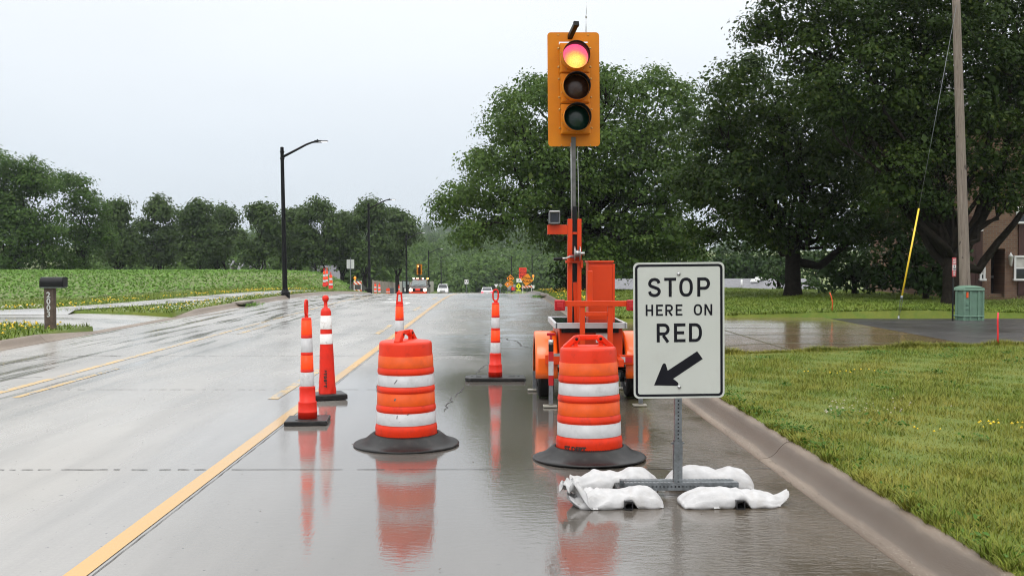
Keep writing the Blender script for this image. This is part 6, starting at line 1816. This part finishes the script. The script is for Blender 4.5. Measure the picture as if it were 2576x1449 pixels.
MB().prism([(0, zc - .8), (.80, zc), (0, zc + .8), (-.80, zc)], .02).build('panel', mat('dark_sign_back', (.05, .052, .05), .5), t)
b = MB()
for s in (-1, 1):
    MB().bar((0, -.05, zc - .55), (s * .7, -.5, 0), .05, .05).build('leg', M['black'], t); MB().bar((0, .1, zc - .55), (s * .6, .7, 0), .05, .05).build('leg', M['black'], t)

# more drums and channelizers along the left verge (shared meshes)
chan = [o_ for o_ in bpy.data.objects if o_.name.startswith('channelizer_post') and o_.parent is None]
drum0 = [o_ for o_ in bpy.data.objects if o_.name.startswith('traffic_drum') and o_.parent is None][0]
for px, Y, lab in ((815.5, 76, 'left channelizer of the pair on the green mound'), (822, 78, 'right channelizer of the pair on the green mound, white label low'), (832, 75, 'stout channelizer alone just right of the pair on the mound'), (944, 104, 'left channelizer of the pair under the second street lamp'), (954, 104.5, 'right channelizer of the pair under the second street lamp'), (1003.5, 122, 'far channelizer beside the bin at the fence')):
    r = dup(chan[0], gp(px, Y), RNG.uniform(0, 3), lab, 'channelizers parked on the left verge')
    if Y in (75, 104, 104.5): r.scale = (2.0, 2.0, 1.12)
    else: r.scale = (1.5, 1.5, 1.2)
r = dup(drum0, gp(976, 114), 0.5, 'far orange and white drum beside the grey bin on the left verge', 'orange and white traffic drums'); r.scale = (.9, .9, 1.05)
g = gp(985.5, 118)
b = MB(); b.box((0, 0, .5), (.42, .45, .95), taper=1.12); b.box((0, 0, 1.0), (.52, .55, .07)); o_ = b.build('rubbish_bin', mat('grey_bin', (.07, .08, .09), .5), None, bevel=.02); o_.location = g
tag(o_, 'dark grey wheelie bin at the pale fence behind the far drum', 'bin')
# second signal head seen from behind
g = gp(1055, 121); t = thing('signal_trailer', 'distant amber signal backplate above the work truck', 'traffic signal', g)
zc = P(1055, 678, 121).z - g.z
MB().prism([(p[0], p[1] + zc) for p in rrect(.31, .60, .04, 3)], .02).build('backplate', M['signal'], t)
b = MB(); b.box((-.02, -.06, zc / 2 + .3), (.07, .07, zc + .5)); b.build('mast', M['black'], t)
b = MB(); b.box((0, .1, zc), (.32, .2, 1.05)); b.build('signal_section', M['signal'], t)
b = MB(); b.tube([(-.12, -.03, zc + .38), (-.12, -.06, zc + .38)], .09, 12); b.build('tell_tale_light', emit('lit_amber', (1, .45, .12), 3), t)
b = MB(); b.box((0, .4, .6), (1.0, 1.4, .7)); b.cyl((-.6, .4, .32), (-.45, .4, .32), .32, 14); b.cyl((.45, .4, .32), (.6, .4, .32), .32, 14); b.build('body', M['trailer'], t)

# ------------------------------------------------------------------ vehicles
HEAD = emit('lit_headlamp', (1.0, .80, .60), 9.0); HEADW = emit('lit_white_headlamp', (1.0, .90, .92), 7.0); TAIL = emit('lit_tail_lamp', (1.0, .03, .08), 2.0); STROBE = emit('lit_red_strobe', (1, .25, .2), 5.0); AMB = emit('lit_amber_strobe', (1, .42, .08), 6.0)
def car(name, label, cat, px, Y, facing, paint, length, width, height, hood, cabin, heads, tails, group=None, gz=None, plate=None):
    """cabin: (front base y, front top y, rear top y, rear base y) along the car, front at y=0"""
    x = P(px, 700, Y).x
    zg = float(zroad(Y)) + .004
    t = thing(name, label, cat, (x, Y, zg), 0 if facing else math.pi, group)
    w = width / 2; c0, c1, c2, c3 = cabin
    secs = [(0.0, w * .86, .34, hood - .16), (.12, w * .95, .24, hood - .05), (.5, w, .22, hood), (c0, w, .22, hood + .07), (c3, w, .22, hood + .10), (length - .15, w * .97, .24, hood + .06), (length, w * .88, .34, hood - .05)]
    def loft(mb, secs_):
        vs, fs = [], []
        for (y, hw_, z0, z1) in secs_: vs += [(-hw_, y, z0), (-hw_ * 1.0, y, z0 + (z1 - z0) * .55), (-hw_ * .92, y, z1), (hw_ * .92, y, z1), (hw_, y, z0 + (z1 - z0) * .55), (hw_, y, z0)]
        for i in range(len(secs_) - 1):
            for j in range(6): fs.append((i * 6 + j, i * 6 + (j + 1) % 6, (i + 1) * 6 + (j + 1) % 6, (i + 1) * 6 + j))
        fs += [tuple(range(6)), tuple(reversed(range((len(secs_) - 1) * 6, len(secs_) * 6)))]
        mb.add(vs, fs)
    b = MB(); loft(b, secs)
    hb_ = hood + .05
    ca = [(c0, w * .90, hb_), (c1, w * .72, height), (c2, w * .72, height), (c3, w * .88, hb_)]
    b.add([(-ca[i][1], ca[i][0], ca[i][2]) for i in range(4)] + [(ca[i][1], ca[i][0], ca[i][2]) for i in range(4)], [(0, 1, 5, 4), (1, 2, 6, 5), (2, 3, 7, 6), (0, 3, 2, 1), (4, 5, 6, 7), (0, 4, 7, 3)])
    b.build('body', paint, t, bevel=.05, seg=2, angle=25)
    def glass(nm, pts): 
        MB().add(pts, [(0, 1, 2, 3)]).build(nm, M['glass'], t, recalc=False)
    def lerp(a, b_, k): return a + (b_ - a) * k
    def fr(k, s): return (s * lerp(ca[0][1], ca[1][1], k) * .88, lerp(c0, c1, k) - .025, lerp(hb_, height, k) + .012)
    glass('windscreen', [fr(.08, -1), fr(.08, 1), fr(.88, 1), fr(.88, -1)])
    def re(k, s): return (s * lerp(ca[3][1], ca[2][1], k) * .86, lerp(c3, c2, k) + .025, lerp(hb_, height, k) + .012)
    glass('rear_window', [re(.12, 1), re(.12, -1), re(.86, -1), re(.86, 1)])
    for s in (-1, 1):
        def sd(yk, k): return (s * (lerp(ca[0][1], ca[1][1], k) + .012), lerp(lerp(c0, c1, k), lerp(c3, c2, k), yk), lerp(hb_, height, k))
        glass('side_window', [sd(.06, .12), sd(.94, .12), sd(.94, .86), sd(.06, .86)][::s])
        MB().box((s * (w + .10), c0 + .25, hood + .15), (.20, .10, .14)).build('mirror', M['black'], t, bevel=.03)
    for y in (.85, length - .95):
        for s in (-1, 1):
            k = MB(); k.cyl((s * (w - .20), y, .33), (s * (w - .01), y, .33), .33, 18); wh = k.build('wheel', M['tyre'], t)
            k = MB(); k.cyl((s * (w - .015), y, .33), (s * (w), y, .33), .19, 14); k.build('rim', M['steel'], wh)
    MB().box((0, -.005, .52), (width * .5, .05, .16)).build('grille', M['black'], t, bevel=.01)
    for s in (-1, 1):
        MB().box((s * w * .68, .045, hood - .22), (.34, .10, .17)).build('headlight', heads, t, bevel=.03)
        MB().box((s * w * .72, length - .03, hood - .12), (.32, .08, .18)).build('tail_light', tails, t, bevel=.03)
    if plate: MB().box((0, length + .005, .62), (.32, .02, .16)).build('number_plate', M['white'], t)
    return t, w
white_p = mat('white_car_paint', (.66, .66, .66), .25, coat=.5); silver_p = mat('pale_car_paint', (.50, .49, .50), .25, coat=.5); red_p = mat('deep_red_car_paint', (.22, .012, .02), .25, coat=.5); dark_p = mat('dark_truck_paint', (.05, .018, .012), .28, coat=.5)
car('suv', 'white oncoming car with headlights on behind the work truck', 'car', 1113, 178, True, white_p, 4.5, 1.92, 1.72, .98, (1.1, 1.75, 4.1, 4.4), HEADW, M['redlens'], 'oncoming cars with headlights on')
car('suv', 'second white oncoming car partly hidden at the crest, right of the first', 'car', 1140.5, 212, True, white_p, 4.4, 1.86, 1.66, .95, (1.1, 1.75, 4.0, 4.3), HEADW, M['redlens'], 'oncoming cars with headlights on')
car('sedan', 'pale car driving away with red tail lights beyond the crest', 'car', 1225.5, 152, False, silver_p, 4.6, 1.82, 1.46, .93, (1.35, 2.2, 3.4, 4.35), M['white'], TAIL, plate=True)

# work truck with the open door
tx_ = P(1051, 700, 110).x; tz_ = float(zroad(110)) + .004
t = thing('pickup_truck', 'dark work truck facing us with open door, roof light bar and lit headlights', 'truck', (tx_, 110, tz_))
b = MB()
def tr_loft(b, secs, m=0):
    vs, fs = [], []
    for (y, hw_, z0, z1, k) in secs: vs += [(-hw_, y, z0), (-hw_, y, z0 + (z1 - z0) * .6), (-hw_ * k, y, z1), (hw_ * k, y, z1), (hw_, y, z0 + (z1 - z0) * .6), (hw_, y, z0)]
    for i in range(len(secs) - 1):
        for j in range(6): fs.append((i * 6 + j, i * 6 + (j + 1) % 6, (i + 1) * 6 + (j + 1) % 6, (i + 1) * 6 + j))
    fs += [tuple(range(6)), tuple(reversed(range((len(secs) - 1) * 6, len(secs) * 6)))]
    b.add(vs, fs, m)
tr_loft(b, [(0, .93, .55, 1.08, .95), (.1, .98, .5, 1.16, .95), (1.4, 1.0, .45, 1.24, .93), (1.45, 1.0, .45, 1.26, .93), (5.4, 1.0, .5, 1.26, .95)])
b.add([(-.93, 1.4, 1.22), (-.76, 2.05, 1.93), (-.76, 3.3, 1.95), (-.90, 3.6, 1.24), (.93, 1.4, 1.22), (.76, 2.05, 1.93), (.76, 3.3, 1.95), (.90, 3.6, 1.24)], [(0, 1, 5, 4), (1, 2, 6, 5), (2, 3, 7, 6), (0, 3, 2, 1), (4, 5, 6, 7), (0, 4, 7, 3)])
b.build('body', dark_p, t, bevel=.05, angle=25)
MB().add([(-.82, 1.44, 1.30), (.82, 1.44, 1.30), (.70, 2.0, 1.885), (-.70, 2.0, 1.885)], [(0, 1, 2, 3)]).build('windscreen', mat('pale_reflecting_glass', (.16, .18, .18), .12), t, recalc=False)
for x_ in (-.55, .05): MB().bar((x_, 1.46, 1.36), (x_ + .58, 1.62, 1.50), .03, .03).build('wiper', M['black'], t)
b = MB(); b.box((0, -.05, .62), (1.86, .14, .22)); b.build('bumper', M['trailer'], t, bevel=.03)
b = MB(); b.box((0, -.02, .93), (1.05, .05, .30)); b.bar((-.8, -.03, .82), (-.3, -.04, .74), .04, .05); b.bar((.8, -.03, .82), (.3, -.04, .74), .04, .05); b.build('grille', M['black'], t)
b = MB(); b.box((0, -.06, .96), (.52, .04, .22)); b.build('front_plate', orange_s, t, bevel=.01)
for s in (-1, 1):
    b = MB(); b.tube([(s * .74, -.01, .93), (s * .74, -.06, .93)], .165, 16); b.build('headlight', HEAD, t)
    b = MB(); b.box((s * 1.14, 1.6, 1.32), (.20, .12, .26)); b.build('mirror', M['black'], t, bevel=.03)
    b = MB(); b.box((s * .72, -.035, .80), (.40, .03, .10)); b.build('marker_lamp', M['trailer'], t)
    for y in (.95, 4.4):
        b = MB(); b.cyl((s * .72, y, .40), (s * .98, y, .40), .40, 18); b.build('wheel', M['tyre'], t)
dr = MB(); dr.box((-.40, 0, .80), (.80, .07, .72)); dr.box((-.77, 0, 1.50), (.07, .06, .72)); dr.box((-.40, 0, 1.86), (.80, .06, .07)); dr.box((-.06, 0, 1.5), (.08, .06, .70))
do = dr.build('open_door', mat('dark_blue_door', (.014, .018, .024), .3), t, bevel=.02); do.location = (-.98, 1.55, 0); do.rotation_euler = (0, 0, rad(-4))
MB().box((-.42, .0, 1.5), (.62, .012, .62)).build('door_window', mat('pale_door_glass', (.25, .30, .30), .15), do)
MB().box((-.38, -.04, .90), (.34, .012, .38)).build('door_panel', M['white'], do)
MB().box((-.36, -.05, .95), (.14, .012, .12)).build('door_emblem', M['black'], do)
MB().box((-.15, -.10, 1.33), (.22, .12, .20)).build('mirror', M['black'], do, bevel=.03)
lb = MB(); lb.box((0, 2.45, 2.02), (1.5, .30, .09)); lbo = lb.build('light_bar', M['black'], t, bevel=.02)
for x_, mm in ((-.62, HEADW), (-.28, STROBE), (-.12, STROBE), (.34, STROBE), (.40, HEADW)): MB().box((x_, 2.28, 2.11), (.15, .12, .09)).build('strobe', mm, lbo, bevel=.02)
b = MB(); b.tube([(.88, 2.4, 2.0), (.88, 2.4, 2.14)], .09, 12); b.build('beacon', AMB, lbo)

# drain inlets in the kerbs
for px, Y, sd, lab in ((1352 / 1.0093, 46.5, 1, 'storm drain inlet with weeds in the right kerb'), (700, 37.0, -1, 'storm drain inlet in the left kerb before the first street lamp')):
    xk = (RK + .02) if sd > 0 else (LK - .02)
    zg = float(zroad(Y))
    t = thing('storm_drain', lab, 'storm drain', (xk, Y, zg))
    MB().box((sd * .14, 0, .125), (.40, 1.7, .09)).build('hood', mat('drain_concrete', (.20, .175, .145), .6, var=.2, scale=6), t, bevel=.02)
    MB().box((-sd * .06, 0, .055), (.02, 1.3, .07)).build('opening', M['black'], t)
    v = RNG.normal(0, 1, (220, 3)) * np.array([.16, .5, .03]) + np.array([-sd * .16, 0, .04])
    v[:, 2] = np.abs(v[:, 2]) + .01
    lv, lf = leaf_quads(v, RNG.uniform(.05, .12, 220), RNG.uniform(.02, .04, 220), .3)
    np_mesh('weeds', lv, lf, M['crop'], t)

# light rain haze: an even body of pale air round the whole scene, sky outside it
hb = MB(); hb.box((0, 483, 21), (900, 980, 64))
hz = hb.build('haze', [], None)
hz['kind'] = 'stuff'
hm = bpy.data.materials.new('rain_haze'); hm.use_nodes = True
nt = hm.node_tree; nt.nodes.clear()
ho = nt.nodes.new('ShaderNodeOutputMaterial'); pv = nt.nodes.new('ShaderNodeVolumePrincipled')
pv.inputs['Color'].default_value = (0.86, 0.93, 1.0, 1); pv.inputs['Density'].default_value = 0.00022; pv.inputs['Anisotropy'].default_value = 0.2
nt.links.new(pv.outputs['Volume'], ho.inputs['Volume'])
hz.data.materials.append(hm)
hm.cycles.homogeneous_volume = True if hasattr(hm.cycles, 'homogeneous_volume') else False
